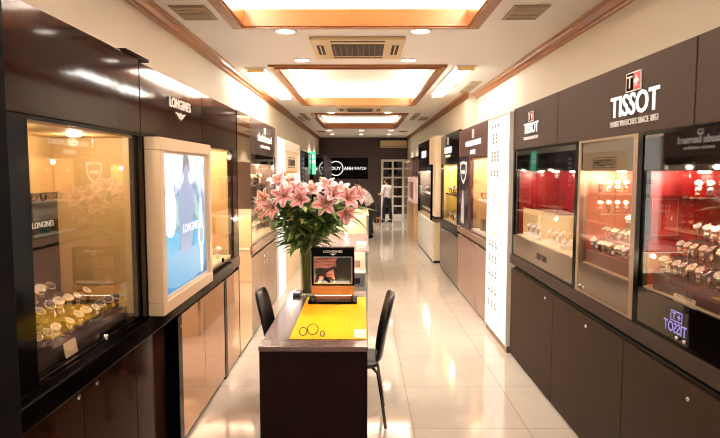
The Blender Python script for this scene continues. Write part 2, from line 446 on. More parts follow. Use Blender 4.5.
# ------------------------------------------------------------------ joinery helpers
def header(s, y0, y1, z0, z1, m, label, proud=0, name='header_panel'):
    X = (RX if s > 0 else LX)
    wall = (XR if s > 0 else XL)
    if s > 0 and y0 > 8.8: wall = XR2
    X -= s*proud
    ym = (y0+y1)/2
    t = thing(name, label, 'sign panel', (X, ym, z0), None)
    box('board', X, X+s*.04, y0+.0015, y1-.0015, z0, z1, m, t, bev=.003)
    box('carcass', X+s*.0405, wall-s*.004, y0+.004, y1-.004, z0+.004, z1-.004, M_dark, t)
    return t, (frame_right(X) if s > 0 else frame_left(X))

def base_unit(s, y0, y1, doors, md, label, z1=.875, bm=None, locks=(), plinth=True, proud=0, sl=None, name='base_cabinet', wall=None):
    """doors: list of (ya, yb)"""
    X = (RX if s > 0 else LX)-s*proud; wall = wall or (XR if s > 0 else XL)
    t = thing(name, label, 'cabinet', (X, (y0+y1)/2, 0))
    box('body', X+s*.03, wall-s*.003, y0+.002, y1-.002, .05, z1, bm or M_dark, t)
    if plinth: box('plinth', X+s*.02, wall-s*.003, y0+.002, y1-.002, 0, .0495, M_dark, t)
    for i, (a, b) in enumerate(doors):
        d = box('door', X, X+s*.0285, a+.003, b-.003, .03, z1-.01, md, t, bev=.002)
        for k, yy, zz in locks:
            if k == i:
                MB().lathe([(.011, 0), (.011, .008), (.004, .010)], (X-s*.0001, yy, zz), 'X', 14, M=Matrix.Diagonal((-s, 1, 1))).build('lock', M_chrome, d)
    return t

def worktop(s, y0, y1, m, label, z0=.905, z1=.995, over=.015, wall=None):
    X = (RX if s > 0 else LX); wall = wall or (XR if s > 0 else XL)
    t = thing('worktop', label, 'worktop', (X, (y0+y1)/2, z0))
    box('slab', X-s*over, wall-s*.003, y0, y1, z0, z1, m, t, bev=.004)
    box('shadow_batten', X+s*.05, wall-s*.003, y0+.003, y1-.003, .876, z0-.0005, M_dark, t)
    return t

def showcase(s, y0, y1, z0, zf, zc, z1, label, lining, frame_m, glassm, joints=(), fw=.04, side=None, floor_m=None, lamps=2, power=12, lower_m=None, fascia_m=None,
             back=None, name='display_cabinet', wall=None, lampcol=(1, .8, .58), proud=0, fpost=None):
    """wall showcase: lower panel z0..zf, glazed interior zf..zc, fascia zc..z1"""
    X = (RX if s > 0 else LX)-s*proud; wall = (wall or (XR if s > 0 else XL))-s*.006
    t = thing(name, label, 'showcase', (X, (y0+y1)/2, z0))
    f0 = fpost or fw
    mb = MB()   # corner posts and rails
    mb.box(X, X+s*.05, y0, y0+f0, z0, z1); mb.box(X, X+s*.05, y1-fw, y1, z0, z1)
    mb.box(X, X+s*.03, y0+f0, y1-fw, z1-.015, z1)
    if zf > z0+.03: mb.box(X, X+s*.03, y0+f0, y1-fw, z0, z0+.015)
    mb.build('frame', frame_m, t)
    box('back_panel', wall-s*.012, wall, y0+.004, y1-.004, z0+.001, z1-.001, back or lining, t)
    box('side_panel', X+s*.052, wall-s*.0125, y0+.004, y0+.016, zf, zc, side or lining, t)
    box('side_panel', X+s*.052, wall-s*.0125, y1-.016, y1-.004, zf, zc, side or lining, t)
    box('shelf_base', X+s*.032, wall-s*.0125, y0+f0+.001, y1-fw-.001, zf-.03, zf, floor_m or M_creamcase, t)
    box('canopy', X+s*.032, wall-s*.0125, y0+f0+.001, y1-fw-.001, zc, zc+.02, lining, t)
    lp = None
    if zf > z0+.06: lp = box('lower_panel', X+s*.002, X+s*.02, y0+f0+.002, y1-fw-.002, z0+.016, zf-.004, lower_m or M_fascia, t)
    if z1 > zc+.06: box('fascia', X+s*.006, X+s*.02, y0+f0+.002, y1-fw-.002, zc+.002, z1-.016, fascia_m or M_fascia, t)
    ys = [y0+f0+.001]+list(joints)+[y1-fw-.001]
    for a, b in zip(ys, ys[1:]):
        box('glass_pane', X+s*.008, X+s*.013, a+.0015, b-.0015, zf-.002, zc if z1 > zc+.06 else z1-.016, glassm, t)
    n = lamps
    for k in range(n):
        yy = y0+(y1-y0)*(k+.5)/n; xx = X+s*.2
        MB().lathe([(.028, 0), (.028, -.008), (.02, -.01)], (xx, yy, zc-.0005), n=16).build('led_lamp', M_led, t)
        if power: point('case light', (xx, yy, zc-.035), power/n, lampcol, .022)
    return t, lp, X

def tiers(s, y0, y1, zf, n, m, label, x_in=.07, dx=.062, dz=.05, taper=0, cut=0, kc=1):
    X = (RX if s > 0 else LX)
    t = thing('display_riser', label, 'display stand', (X+s*.2, (y0+y1)/2, zf))
    mb = MB()
    for k in range(n):
        mb.box(X+s*(x_in+dx*k), X+s*(x_in+dx*n), y0, y1-taper*k-(cut if k > kc else 0), zf+.001+dz*k, zf+.001+dz*(k+1))
    mb.build('steps', m, t)
    return t

# ------------------------------------------------------------------ LEFT SIDE
mb = MB(); mb.box(XL+.002, -1.13, .9, 1.90, 0, 3.05)
struct(tag(mb.build('pillar', mat('matt black paint', lin(10, 8, 8), .8, spec=.05), bev=.01), 'black lacquered pillar at the left edge'))
t, fr = header(-1, 1.905, 3.165, 2.0, 2.39, M_gloss, 'glossy brown blank panel above the amber showcase, nearest on the left')
box('cap_rail', LX-.05, LX+.008, 2.98, 3.30, 2.392, 2.408, M_gloss, t)
t, fr = header(-1, 3.17, 4.385, 2.0, 2.375, M_gloss, 'glossy brown panel with white winged LONGINES lettering above the picture lightbox')
text('LONGINES', fr, 3.86, 2.225, .44, M_letter, t, h=.062, bold=.012)
wing = MB()
for sg in (1, -1):
    for k in range(3):
        wing.prism([(3.86+sg*.012, 2.165-.012*k), (3.86+sg*(.10-.026*k), 2.172-.012*k), (3.86+sg*(.095-.026*k), 2.163-.012*k), (3.86+sg*.012, 2.157-.012*k)][::sg], fr, .003, .008)
wing.prism([(3.85, 2.175), (3.87, 2.175), (3.86, 2.125)], fr, .003, .008)
wing.build('emblem', M_letter, t)
t, fr = header(-1, 4.39, 5.57, 2.0, 2.37, M_gloss, 'glossy brown blank panel between the LONGINES sign and the mirror column')

base_unit(-1, 1.905, 3.695, [(1.905, 2.59), (2.59, 3.21), (3.21, 3.695)], M_doorL, 'glossy brown base cabinet under the amber showcase, three doors with round locks',
          locks=((0, 2.54, .80), (1, 2.72, .80)), proud=-.08)
t = base_unit(-1, 3.79, 4.975, [(3.79, 4.34), (4.34, 4.975)], M_bronze, 'mirror bronze base cabinet below the lightbox, two reflective doors')
for ya, yb, l in ((3.70, 3.785, 'black post between brown and bronze base doors on the left'), (4.98, 5.07, 'black post beyond the bronze base doors beside cream panel')):
    tt = thing('cabinet_post', l, 'post', (LX, ya, 0)); box('post', LX+.004, LX-.2, ya, yb, 0, .87, M_black, tt, bev=.003)
    MB().lathe([(.009, 0), (.009, .006)], (LX+.004, (ya+yb)/2, .8), 'X', 12).build('screw', M_chrome, tt)
base_unit(-1, 5.075, 5.585, [(5.075, 5.585)], M_bronze, 'single reflective bronze base panel before the mirror column', z1=.875)
worktop(-1, 1.905, 5.2, M_black, 'black lacquered worktop running under the left showcases and lightbox', over=.03)
worktop(-1, 5.205, 5.59, M_plum, 'short brown worktop end beside the mirror column')

# amber showcase
t, lp, X = showcase(-1, 1.905, 3.165, .997, 1.03, 1.975, 1.998, 'amber lined glass showcase with black watch stands, first on the left', M_yellowcase, M_black, M_glass, joints=(2.62,), floor_m=M_black, lamps=2, power=4.6, lampcol=(1, .84, .62), fpost=.19)
MB().lathe([(.014, 0), (.014, .01), (.008, .014)], (X+.001, 2.65, 1.04), 'X', 12).build('lock', M_chrome, t)
tk = thing('sign_plaque', 'black plaque with small white lettering at the back of the amber showcase', 'plaque', (-1.62, 2.9, 1.03))
box('board', -1.635, -1.62, 2.62, 3.13, 1.031, 1.69, M_black, tk); box('foot', -1.619, -1.60, 2.66, 3.09, 1.0305, 1.036, M_black, tk)
text('LONGINES', frame_left(-1.62), 2.98, 1.53, .2, M_letter, tk, h=.03, th=.002, d=.0005)
tiers(-1, 2.1, 3.04, 1.03, 4, mat('dark brown riser', lin(44, 26, 18), .4), 'dark stepped watch riser in the amber showcase', x_in=.055, dx=.078, dz=.06, taper=.10)
gi = 'watches in the amber showcase'
kinds = ['black', 'steel', 'brown', 'black', 'duo', 'steel', 'black', 'rose']
q = 0
for r in range(4):
    n = (11, 9, 7, 5)[r]
    for k in range(n):
        kd = kinds[(q*3+r) % 8]; q += 1
        place_watch(kd, (LX-(.055+.078*r+.039), 2.15+.082*k+random.uniform(-.002, .002), 1.0312+.06*(r+1)+.0005), random.uniform(-.95, .1),
                    '%s, %s from the near end, %s step in amber showcase' % (DESC[kd], ORD[k], ['lowest', 'second', 'third', 'top'][r]), gi, s=random.uniform(1.1, 1.32))
t = thing('price_card', 'small pale card leaning among the watches in amber showcase', 'card', (LX-.05, 2.42, 1.03))
mb = MB(); mb.add([(LX-.036, 2.37, 1.0315), (LX-.036, 2.47, 1.0315), (LX-.046, 2.47, 1.09), (LX-.046, 2.37, 1.09), (LX-.039, 2.37, 1.0315), (LX-.039, 2.47, 1.0315), (LX-.049, 2.47, 1.09), (LX-.049, 2.37, 1.09)],
                  [(0, 1, 2, 3), (7, 6, 5, 4), (0, 4, 5, 1), (1, 5, 6, 2), (2, 6, 7, 3), (3, 7, 4, 0)]); mb.build('card', M_creamlam, t)

# lightbox with picture
t = thing('picture_lightbox', 'backlit blue watch advertisement lightbox in a thick cream frame', 'lightbox', (-1.14, 3.71, 1.0))
mb = MB(); y0, y1, z0, z1, xf = 3.2, 4.27, 1.0, 1.985, -1.09
for (a, b, c, d) in ((y0, y1, z0, z0+.07), (y0, y1, z1-.07, z1), (y0, y0+.065, z0+.07, z1-.07), (y1-.065, y1, z0+.07, z1-.07)): mb.box(-1.178, xf, a, b, c, d)
for (a, b, c, d) in ((y0+.065, y1-.065, z0+.07, z0+.085), (y0+.065, y1-.065, z1-.085, z1-.07), (y0+.065, y0+.08, z0+.085, z1-.085), (y1-.08, y1-.065, z0+.085, z1-.085)): mb.box(-1.178, xf-.018, a, b, c, d)
mb.build('frame', M_lightframe, t, bev=.004)
def art_mat():
    m = bpy.data.materials.new('blue advert picture'); m.use_nodes = True; nt = m.node_tree; b = nt.nodes['Principled BSDF']
    tc = nt.nodes.new('ShaderNodeTexCoord'); sp = nt.nodes.new('ShaderNodeSeparateXYZ'); nt.links.new(tc.outputs['Generated'], sp.inputs[0])
    nz = nt.nodes.new('ShaderNodeTexNoise'); nz.inputs['Scale'].default_value = 3.2; nz.inputs['Detail'].default_value = 5; nz.inputs['Distortion'].default_value = 1.2
    nt.links.new(tc.outputs['Generated'], nz.inputs['Vector'])
    ad = nt.nodes.new('ShaderNodeMath'); ad.operation = 'MULTIPLY_ADD'; ad.inputs[1].default_value = .9; ad.inputs[2].default_value = -.45
    nt.links.new(nz.outputs['Fac'], ad.inputs[0])
    a2 = nt.nodes.new('ShaderNodeMath'); nt.links.new(sp.outputs['Z'], a2.inputs[0]); nt.links.new(ad.outputs[0], a2.inputs[1])
    cr = nt.nodes.new('ShaderNodeValToRGB'); e = cr.color_ramp.elements
    e[0].position = 0; e[0].color = lin(30, 110, 165); e[1].position = 1; e[1].color = lin(232, 236, 242)
    for p, c in ((.2, (60, 150, 200)), (.36, (96, 178, 216)), (.45, (96, 140, 132)), (.56, (170, 196, 206)), (.68, (96, 130, 170)), (.8, (210, 222, 232))):
        x = e.new(p); x.color = lin(*c)
    nt.links.new(a2.outputs[0], cr.inputs[0]); nt.links.new(cr.outputs[0], b.inputs['Emission Color']); b.inputs['Base Color'].default_value = (.05, .06, .07, 1)
    b.inputs['Emission Strength'].default_value = .78; b.inputs['Roughness'].default_value = .35; b.inputs['Specular IOR Level'].default_value = .08
    return m
pic = box('picture', -1.178, xf-.03, y0+.066, y1-.066, z0+.071, z1-.071, art_mat(), t)
FL = frame_left(xf-.03)
def smooth_poly(p, n=3):
    for _ in range(n):
        q = []
        for i in range(len(p)):
            a, b = p[i], p[(i+1) % len(p)]; q += [(a[0]*.75+b[0]*.25, a[1]*.75+b[1]*.25), (a[0]*.25+b[0]*.75, a[1]*.25+b[1]*.75)]
        p = q
    return p
def print_shape(name, pts, col, e, d0, d1):
    m_ = MB(); m_.prism(smooth_poly(pts), FL, d0, d1); o = m_.build(name, emit_mat(name + ' ink', lin(*col), e), t); o.parent = pic
print_shape('printed_figure', [(3.62, 1.28), (3.86, 1.28), (3.90, 1.52), (3.93, 1.66), (3.84, 1.72), (3.80, 1.74), (3.82, 1.84), (3.76, 1.89), (3.70, 1.84), (3.72, 1.74), (3.66, 1.71), (3.58, 1.64), (3.60, 1.48)], (126, 158, 200), .6, .0005, .0012)
print_shape('printed_hair', [(3.68, 1.76), (3.70, 1.90), (3.77, 1.92), (3.84, 1.86), (3.83, 1.76), (3.80, 1.84), (3.73, 1.84)], (92, 104, 128), .5, .0014, .002)
print_shape('printed_horse', [(3.34, 1.42), (3.50, 1.40), (3.56, 1.56), (3.50, 1.72), (3.46, 1.84), (3.40, 1.80), (3.36, 1.66), (3.30, 1.58)], (232, 238, 244), .8, .0005, .0012)
print_shape('printed_water', [(3.29, 1.09), (4.18, 1.09), (4.18, 1.34), (3.9, 1.30), (3.6, 1.33), (3.4, 1.28), (3.29, 1.30)], (64, 152, 196), .75, .0003, .0008)
wt = MB()
circ = [(4.07+.075*math.cos(2*PI*k/20), 1.36+.085*math.sin(2*PI*k/20)) for k in range(20)]
wt.prism(circ, FL, .003, .005); wt.prism([(4.03, 1.43), (4.11, 1.43), (4.10, 1.62), (4.05, 1.61)], FL, .002, .004); wt.prism([(4.05, 1.10), (4.10, 1.11), (4.11, 1.29), (4.03, 1.29)], FL, .002, .004)
wt.build('printed_watch', emit_mat('printed steel', lin(232, 236, 240), .65), t)
wt = MB(); wt.prism([(4.07+.045*math.cos(2*PI*k/20), 1.36+.052*math.sin(2*PI*k/20)) for k in range(20)], FL, .0052, .006); wt.build('printed_dial', emit_mat('printed dial', lin(176, 196, 214), .5), t)
text('LONGINES', FL, 3.84, 1.44, .36, M_lam, t, h=.055, bold=.01, d=.003, th=.002)
# dark wall board behind the lightbox
tt = thing('backing_board', 'dark brown board behind the cream lightbox frame', 'panel', (LX, 3.78, 1.0)); box('board', LX-.002, LX-.45, 3.17, 4.385, .997, 1.998, M_gloss, tt)

# amber case beyond the lightbox
t, lp, X = showcase(-1, 4.39, 5.44, .997, 1.03, 1.975, 1.998, 'narrow amber showcase between lightbox and mirror column', M_yellowcase, M_gloss, M_glass, joints=(4.93,), lamps=2, power=9, floor_m=M_creamcase, lampcol=(1, .84, .62))
MB().lathe([(.02, 0), (.02, .01), (.01, .016)], (X+.001, 4.93, 1.05), 'X', 12).build('lock', M_black, t)
for k in range(5):
    kd = ['steel', 'duo', 'steel', 'rose', 'steel'][k]
    place_watch(kd, (LX-.1-.03*(k % 2), 4.55+.16*k, 1.0305), -1.1, '%s, %s from the near end, in narrow amber showcase' % (DESC[kd], ORD[k]), 'watches in the narrow amber showcase', s=1.5)
t = thing('cabinet_post', 'dark brown post between narrow amber showcase and mirror column', 'post', (LX, 5.5, .997)); box('post', LX, LX-.45, 5.45, 5.585, .997, 1.998, M_gloss, t)

# mirror column
t = thing('mirror_column', 'tall bronze mirrored column past the amber showcases', 'mirror', (LX, 5.92, 0))
box('mirror_face', LX+.002, LX-.006, 5.602, 6.228, .03, 2.34, M_mirror, t); box('core', LX-.0065, XL+.004, 5.598, 6.232, .0, 2.34, M_plum, t); box('cap', LX+.006, XL+.004, 5.595, 6.235, 2.3405, 2.375, M_chrome, t)

# claude bernard bay
M_cb = mat('brown sign laminate', lin(66, 44, 40), .2, coat=.4)
t, fr = header(-1, 6.24, 8.09, 2.0, 2.38, M_cb, 'brown panel with white claude bernard lettering beyond the mirror column')
text('claude bernard', fr, 7.2, 2.19, 1.0, M_letter, t, h=.095, bold=.01)
text('swiss', fr, 7.02, 2.09, .26, M_letter, t, h=.042, bold=.008, name='small_lettering'); text('watches', fr, 7.37, 2.09, .38, M_letter, t, h=.042, bold=.008, name='small_lettering')
mb = MB()
for (a, b, c, d) in ((7.15, 7.25, 2.30, 2.315), (7.15, 7.25, 2.245, 2.26), (7.15, 7.165, 2.26, 2.30), (7.235, 7.25, 2.26, 2.30)): mb.prism([(a, c), (b, c), (b, d), (a, d)], fr, .003, .008)
mb.build('emblem', M_letter, t)
t, lp, X = showcase(-1, 6.24, 8.09, .997, 1.03, 1.88, 1.998, 'dark glazed showcase full of watches under the claude bernard sign', mat('taupe lining', lin(120, 92, 74), .5), M_cb, M_glassR, joints=(6.85, 7.5), lamps=3, power=17, floor_m=M_creamcase)
for z in (1.33, 1.62):
    ts = thing('glass_shelf', '%s glass shelf in the claude bernard showcase' % ('lower' if z < 1.5 else 'upper'), 'shelf', (LX-.3, 7.16, z)); box('pane', LX-.12, XL+.02, 6.27, 8.05, z, z+.008, M_clear, ts, bev=.001)
    box('edge_strip', LX-.114, LX-.1195, 6.27, 8.05, z, z+.008, M_chrome, ts)
for r, z in enumerate((1.0305, 1.3385, 1.6285)):
    for k in range(9):
        kd = ['steel', 'black', 'duo', 'steel', 'brown'][(k*2+r) % 5]
        place_watch(kd, (LX-.2, 6.36+.19*k, z), -1.0, '%s, %s from the near end, %s level of claude bernard showcase' % (DESC[kd], ORD[k], ['bottom', 'middle', 'top'][r]), 'watches under the claude bernard sign', s=1.8)
worktop(-1, 6.24, 8.09, M_tauped, 'taupe worktop under the claude bernard showcase')
t = base_unit(-1, 6.24, 8.09, [(6.24, 7.15), (7.15, 8.09)], M_tauped, 'taupe base cabinet under the claude bernard showcase, two tall doors', locks=((0, 7.05, .78), (1, 7.25, .78), (0, 7.05, .70), (1, 7.25, .70)))

# white lit strip
def lit_column(s, y0, y1, z0, z1, label, proud=.02):
    X = (RX if s > 0 else LX)-s*proud
    t = thing('lit_sign_column', label, 'lightbox', (X, (y0+y1)/2, z0))
    box('case', X+s*.012, (XR if s > 0 else XL)-s*.004, y0, y1, z0, z1, M_white, t)
    box('lit_face', X, X+s*.0115, y0+.02, y1-.02, z0+.02, z1-.02, M_litwhite, t)
    mb = MB(); mb.box(X-s*.003, X+s*.0118, y0, y0+.019, z0, z1); mb.box(X-s*.003, X+s*.0118, y1-.019, y1, z0, z1); mb.box(X-s*.003, X+s*.0118, y0+.019, y1-.019, z1-.019, z1); mb.box(X-s*.003, X+s*.0118, y0+.019, y1-.019, z0, z0+.019)
    mb.build('trim_frame', M_white, t)
    return t, (frame_right(X) if s > 0 else frame_left(X)), X
t, fr, X = lit_column(-1, 8.11, 8.9, .0, 2.28, 'tall white lit column between claude bernard and cream kiosk')
mb = MB()
for zz in (1.62, 1.66, 1.42, 1.45): mb.prism([(8.3, zz), (8.7, zz), (8.7, zz+.015), (8.3, zz+.015)], fr, .001, .003)
mb.build('print', mat('grey print', lin(150, 140, 130), .5), t)

# cream CITIZEN kiosk
M_kw = mat('pale wood board', lin(226, 184, 136), .4, vary=.1, vscale=6, stretch=(6, 6, .6))
t = thing('sign_kiosk', 'cream kiosk with boxed CITIZEN lettering on the left wall behind the lilies', 'kiosk', (LX, 10.1, 0))
mb = MB(); X = LX+.01
mb.box(X, XL+.004, 8.93, 9.1, 0, 2.28); mb.box(X, XL+.004, 11.05, 11.22, 0, 2.28); mb.box(X, XL+.004, 9.1, 11.05, 2.12, 2.28)
mb.build('surround', M_white, t)
box('header', X-.03, XL+.004, 9.1, 11.05, 1.8, 2.12, M_creamlam, t); box('back_board', X-.08, XL+.004, 9.1, 11.05, .9, 1.8, M_kw, t); box('lower_board', X-.01, XL+.004, 9.1, 11.05, 0, .9, M_creamlam, t)
FK = frame_left(X-.03)
text('CITIZEN', FK, 10.07, 1.94, .8, M_letterdk, t, h=.11, bold=.02)
mb = MB()
for (a, b, c, d) in ((9.6, 10.54, 2.02, 2.032), (9.6, 10.54, 1.85, 1.862), (9.6, 9.614, 1.862, 2.02), (10.526, 10.54, 1.862, 2.02)): mb.prism([(a, c), (b, c), (b, d), (a, d)], FK, .002, .006)
mb.build('letter_border', M_letterdk, t)
mb = MB(); mb.box(X-.0795, X-.074, 9.72, 9.74, .91, 1.79); mb.box(X-.0795, X-.074, 10.38, 10.4, .91, 1.79); mb.build('batten', M_tauped, t)
area('kiosk light', (X+.02, 10.07, 1.76), (0, 0, 0), .06, 1.7, 10)

# navy bay, banner and green sign
M_navy = mat('navy panel', lin(26, 34, 66), .25, coat=.3)
t = thing('banner_panel', 'tall navy banner with pale vertical marks beside cream kiosk', 'banner', (LX, 11.65, 0))
box('board', LX+.02, XL+.004, 11.24, 12.0, 0, 2.2, M_navy, t, bev=.004)
mb = MB(); FN = frame_left(LX+.02)
for k in range(7): mb.prism([(11.55, 1.5+.085*k), (11.7, 1.5+.085*k), (11.7, 1.55+.085*k), (11.55, 1.55+.085*k)], FN, .002, .005)
mb.build('vertical_marks', mat('pale blue mark', lin(130, 150, 196), .5), t)
t, lp, X = showcase(-1, 12.02, 13.95, .9, 1.0, 1.85, 2.2, 'black showcase beyond the navy banner, far left', mat('grey lining', lin(90, 80, 74), .5), M_black, M_glassR, joints=(13,), lamps=2, power=10, lower_m=M_black)
base_unit(-1, 12.02, 13.95, [(12.02, 13.0), (13.0, 13.95)], M_black, 'black base cabinet under the far left showcase', z1=.895)
t = thing('exit_sign', 'green lit vertical sign with white emblem projecting from far left wall', 'sign', (-1.3, 14.1, 1.9))
box('bracket', XL+.004, -1.26, 14.08, 14.12, 2.27, 2.29, M_chrome, t); box('panel', -1.262, -1.1, 14.075, 14.125, 1.72, 2.262, M_green, t, bev=.006)
FB = frame_back(14.075)
mb = MB(); mb.prism([(-1.18+.05*math.cos(2*PI*k/16), 2.14+.05*math.sin(2*PI*k/16)) for k in range(16)], FB, .001, .004); mb.prism([(-1.24, 1.98), (-1.12, 1.98), (-1.12, 2.05), (-1.24, 2.05)], FB, .001, .004)
mb.build('emblem', M_lam, t)
t, lp, X = showcase(-1, 14.3, 18.2, .9, 1.0, 1.85, 2.2, 'long black showcase past the green sign at far left', mat('dark lining', lin(60, 50, 46), .5), M_black, M_glassR, joints=(15.6, 16.9), lamps=4, power=10, lower_m=M_black)
base_unit(-1, 14.3, 18.2, [(14.3, 15.6), (15.6, 16.9), (16.9, 18.2)], M_black, 'long black base cabinet past the green sign at far left', z1=.895)
t = thing('wall_cabinet', 'dark plum tall cupboard in the back left corner', 'cabinet', (LX, 20.4, 0)); box('body', LX, XL+.004, 18.25, 22.7, 0, 2.3, M_plum, t)
for k in range(4): d = box('door', LX+.018, LX+.0005, 18.27+1.1*k, 19.34+1.1*k, .05, 2.25, M_backwall, t)

# ------------------------------------------------------------------ RIGHT SIDE
def tissot_logo(fr, a, b, w, t):
    h = w*.56
    mb = MB(); mb.prism([(a-w/2, b-h/2), (a, b-h/2), (a, b+h/2), (a-w/2, b+h/2)], fr, .002, .008); mb.build('logo_black_half', mat('matt black print', lin(14, 12, 12), .8, spec=0), t)
    mb = MB(); mb.prism([(a, b-h/2), (a+w/2, b-h/2), (a+w/2, b+h/2), (a, b+h/2)], fr, .002, .008); mb.build('logo_red_half', mat('logo red', lin(206, 20, 40), .4), t)
    mb = MB(); e = w*.035
    for (p, q, r, s) in ((a-w/2-e, a+w/2+e, b+h/2, b+h/2+e), (a-w/2-e, a+w/2+e, b-h/2-e, b-h/2), (a-w/2-e, a-w/2, b-h/2, b+h/2), (a+w/2, a+w/2+e, b-h/2, b+h/2)):
        mb.prism([(p, r), (q, r), (q, s), (p, s)], fr, .002, .009)
    c = a-w/4; k = h*.36; th = h*.11
    mb.prism([(c-k*.9, b+k-th), (c+k*.9, b+k-th), (c+k*.9, b+k), (c-k*.9, b+k)], fr, .0085, .011); mb.prism([(c-th*.6, b-k), (c+th*.6, b-k), (c+th*.6, b+k-th), (c-th*.6, b+k-th)], fr, .0085, .011)
    c = a+w/4; k = h*.30; th = h*.10
    mb.prism([(c-k, b-th), (c+k, b-th), (c+k, b+th), (c-k, b+th)], fr, .0085, .011); mb.prism([(c-th, b+th), (c+th, b+th), (c+th, b+k), (c-th, b+k)], fr, .0085, .011); mb.prism([(c-th, b-k), (c+th, b-k), (c+th, b-th), (c-th, b-th)], fr, .0085, .011)
    mb.build('logo_outline', M_letter, t)
header(1, .9, 2.605, 2.0, 2.385, M_brownR, 'plain grained brown panel nearest on the right wall')
t, fr = header(1, 2.61, 4.42, 2.0, 2.385, M_brownR, 'brown panel with the large TISSOT sign and red logo square')
text('TISSOT', fr, -3.19, 2.16, .56, M_lam, t, h=.118, bold=.014)
text('SWISS WATCHES SINCE 1853', fr, -3.19, 2.065, .56, M_letter, t, h=.032, bold=.0, name='small_lettering')
tissot_logo(fr, -3.19, 2.275, .16, t)
t, fr = header(1, 4.425, 5.70, 2.0, 2.385, M_brownR, 'brown panel with the smaller TISSOT sign, beside the tall lit column')
text('TISSOT', fr, -5.1, 2.17, .42, M_lam, t, h=.09, bold=.014)
text('SWISS WATCHES SINCE 1853', fr, -5.1, 2.085, .42, M_letter, t, h=.026, bold=.0, name='small_lettering')
tissot_logo(fr, -5.1, 2.265, .13, t)

base_unit(1, .9, 5.68, [(.9, 2.05), (2.05, 3.21), (3.21, 4.42), (4.42, 5.68)], M_doorR, 'long dark grained base cabinet along the right, with four doors',
          locks=((1, 2.55, .79), (2, 3.75, .80), (3, 4.6, .80)))
worktop(1, .9, 5.69, M_brownR, 'grained brown worktop under the right showcases', z0=.915, z1=.998, over=.012)

# black framed red showcase (nearest)
t, lp, X = showcase(1, 1.0, 3.122, 1.0, 1.2, 1.80, 1.998, 'black framed showcase with red lining and heaped watches, nearest on the right', M_red, M_black, M_glassR, joints=(2.64,), lamps=4, power=10, floor_m=M_creamcase, fw=.05, lampcol=(1, .86, .7))
o = text('TISSOT', frame_right(RX+.002), -2.69, 1.075, .20, M_purple, t, h=.05, bold=.012, mirror=True, d=.001, th=.002); 
mb = MB(); fr = frame_right(RX+.002)
for (a, b, c, d) in ((-2.730, -2.630, 1.15, 1.155), (-2.730, -2.630, 1.105, 1.11), (-2.730, -2.725, 1.11, 1.15), (-2.635, -2.630, 1.11, 1.15), (-2.715, -2.685, 1.14, 1.147), (-2.703, -2.697, 1.115, 1.14), (-2.670, -2.645, 1.127, 1.133), (-2.661, -2.654, 1.117, 1.143)):
    mb.prism([(a, c), (b, c), (b, d), (a, d)], fr, .001, .003)
mb.build('logo_print', M_purple, t)
for yy in (2.66, 2.595):
    MB().lathe([(.009, 0), (.009, .01), (.004, .012)], (RX-.001, yy, 1.035), 'X', 12, M=Matrix.Diagonal((-1, 1, 1))).build('lock', M_chrome, t)
tt = thing('red_card', 'red card with pale print mounted on far inner wall of the red showcase', 'card', (1.56, 3.1, 1.46))
box('card', 1.52, 1.66, 3.095, 3.1045, 1.46, 1.655, mat('bright red card', lin(206, 34, 36), .4), tt)
mb = MB()
for a0, a1, c0, c1 in ((1.52, 1.66, 1.65, 1.655), (1.52, 1.66, 1.46, 1.465), (1.52, 1.525, 1.465, 1.65), (1.655, 1.66, 1.465, 1.65)): mb.box(a0, a1, 3.092, 3.0945, c0, c1)
mb.build('border', M_salmon, tt)
FB = frame_back(3.095); mb = MB()
for r, z in enumerate((1.61, 1.585)):
    for k in range(4): mb.prism([(1.555+.017*k, z), (1.565+.017*k, z), (1.565+.017*k, z+.016), (1.555+.017*k, z+.016)], FB, .0005, .0015)
mb.build('print', M_salmon, tt)
NUM = ['one', 'two', 'three', 'four', 'five', 'six']
for z in (1.665,):
    tt = thing('glass_shelf', 'glass shelf at the far end of the red showcase above the heap', 'shelf', (1.7, 2.95, z)); box('pane', 1.58, 1.888, 2.86, 3.10, z, z+.008, M_clear, tt); box('edge_strip', 1.58, 1.888, 2.855, 2.8595, z, z+.008, M_chrome, tt)
tiers(1, 1.75, 2.99, 1.2, 5, mat('dark red riser', lin(84, 34, 30), .5), 'dark red stepped riser under the heap in the red showcase', x_in=.04, dx=.075, dz=.085, taper=.02, cut=.12, kc=2)
g = 'watches heaped in the red showcase'
kk = ['rose', 'steel', 'brown', 'duo', 'steel', 'rose', 'rose', 'steel', 'black', 'steel']
for r in range(5):
    n = 16
    y_end = 2.94-.02*r if r < 3 else 2.77-.02*(r-3)
    for k in range(n):
        kd = kk[(k*3+r*7) % 10]
        place_watch(kd, (RX+.04+.075*r+.0375, y_end-.066*k+random.uniform(-.002, .002), 1.2015+.085*(r+1)), -PI*.93+random.uniform(-.4, .55),
                    '%s, %s from the far end, step %s of the red showcase heap' % (DESC[kd], ORD[k], NUM[r]), g, s=random.uniform(1.14, 1.24))
for r, z in enumerate((1.6735,)):
    for k in range(4):
        kd = kk[(k*3+r*5) % 10]
        place_watch(kd, (1.66+.06*k, 2.93, z), -PI/2-.3, '%s, %s from the glass front, on the glass shelf in red showcase' % (DESC[kd], ORD[k]), 'watches on the glass shelf in the red showcase', s=1.1)
tt = thing('name_card', 'pale tilted card lettered with a short word at front of red showcase floor', 'card', (1.51, 2.68, 1.2))
mb = MB(); P = [(1.484, 2.6, 1.203), (1.484, 2.78, 1.203), (1.494, 2.78, 1.235), (1.494, 2.6, 1.235)]
mb.add(P+[(x, y, 1.2005) for x, y, z in P], [(0, 1, 2, 3), (7, 6, 5, 4), (0, 4, 5, 1), (1, 5, 6, 2), (2, 6, 7, 3), (3, 7, 4, 0)]); mb.build('card', M_creamlam, tt)
fc = lambda a, b, d: Vector((1.489+.298*b-.954*d, -a, 1.219+.954*b+.298*d))
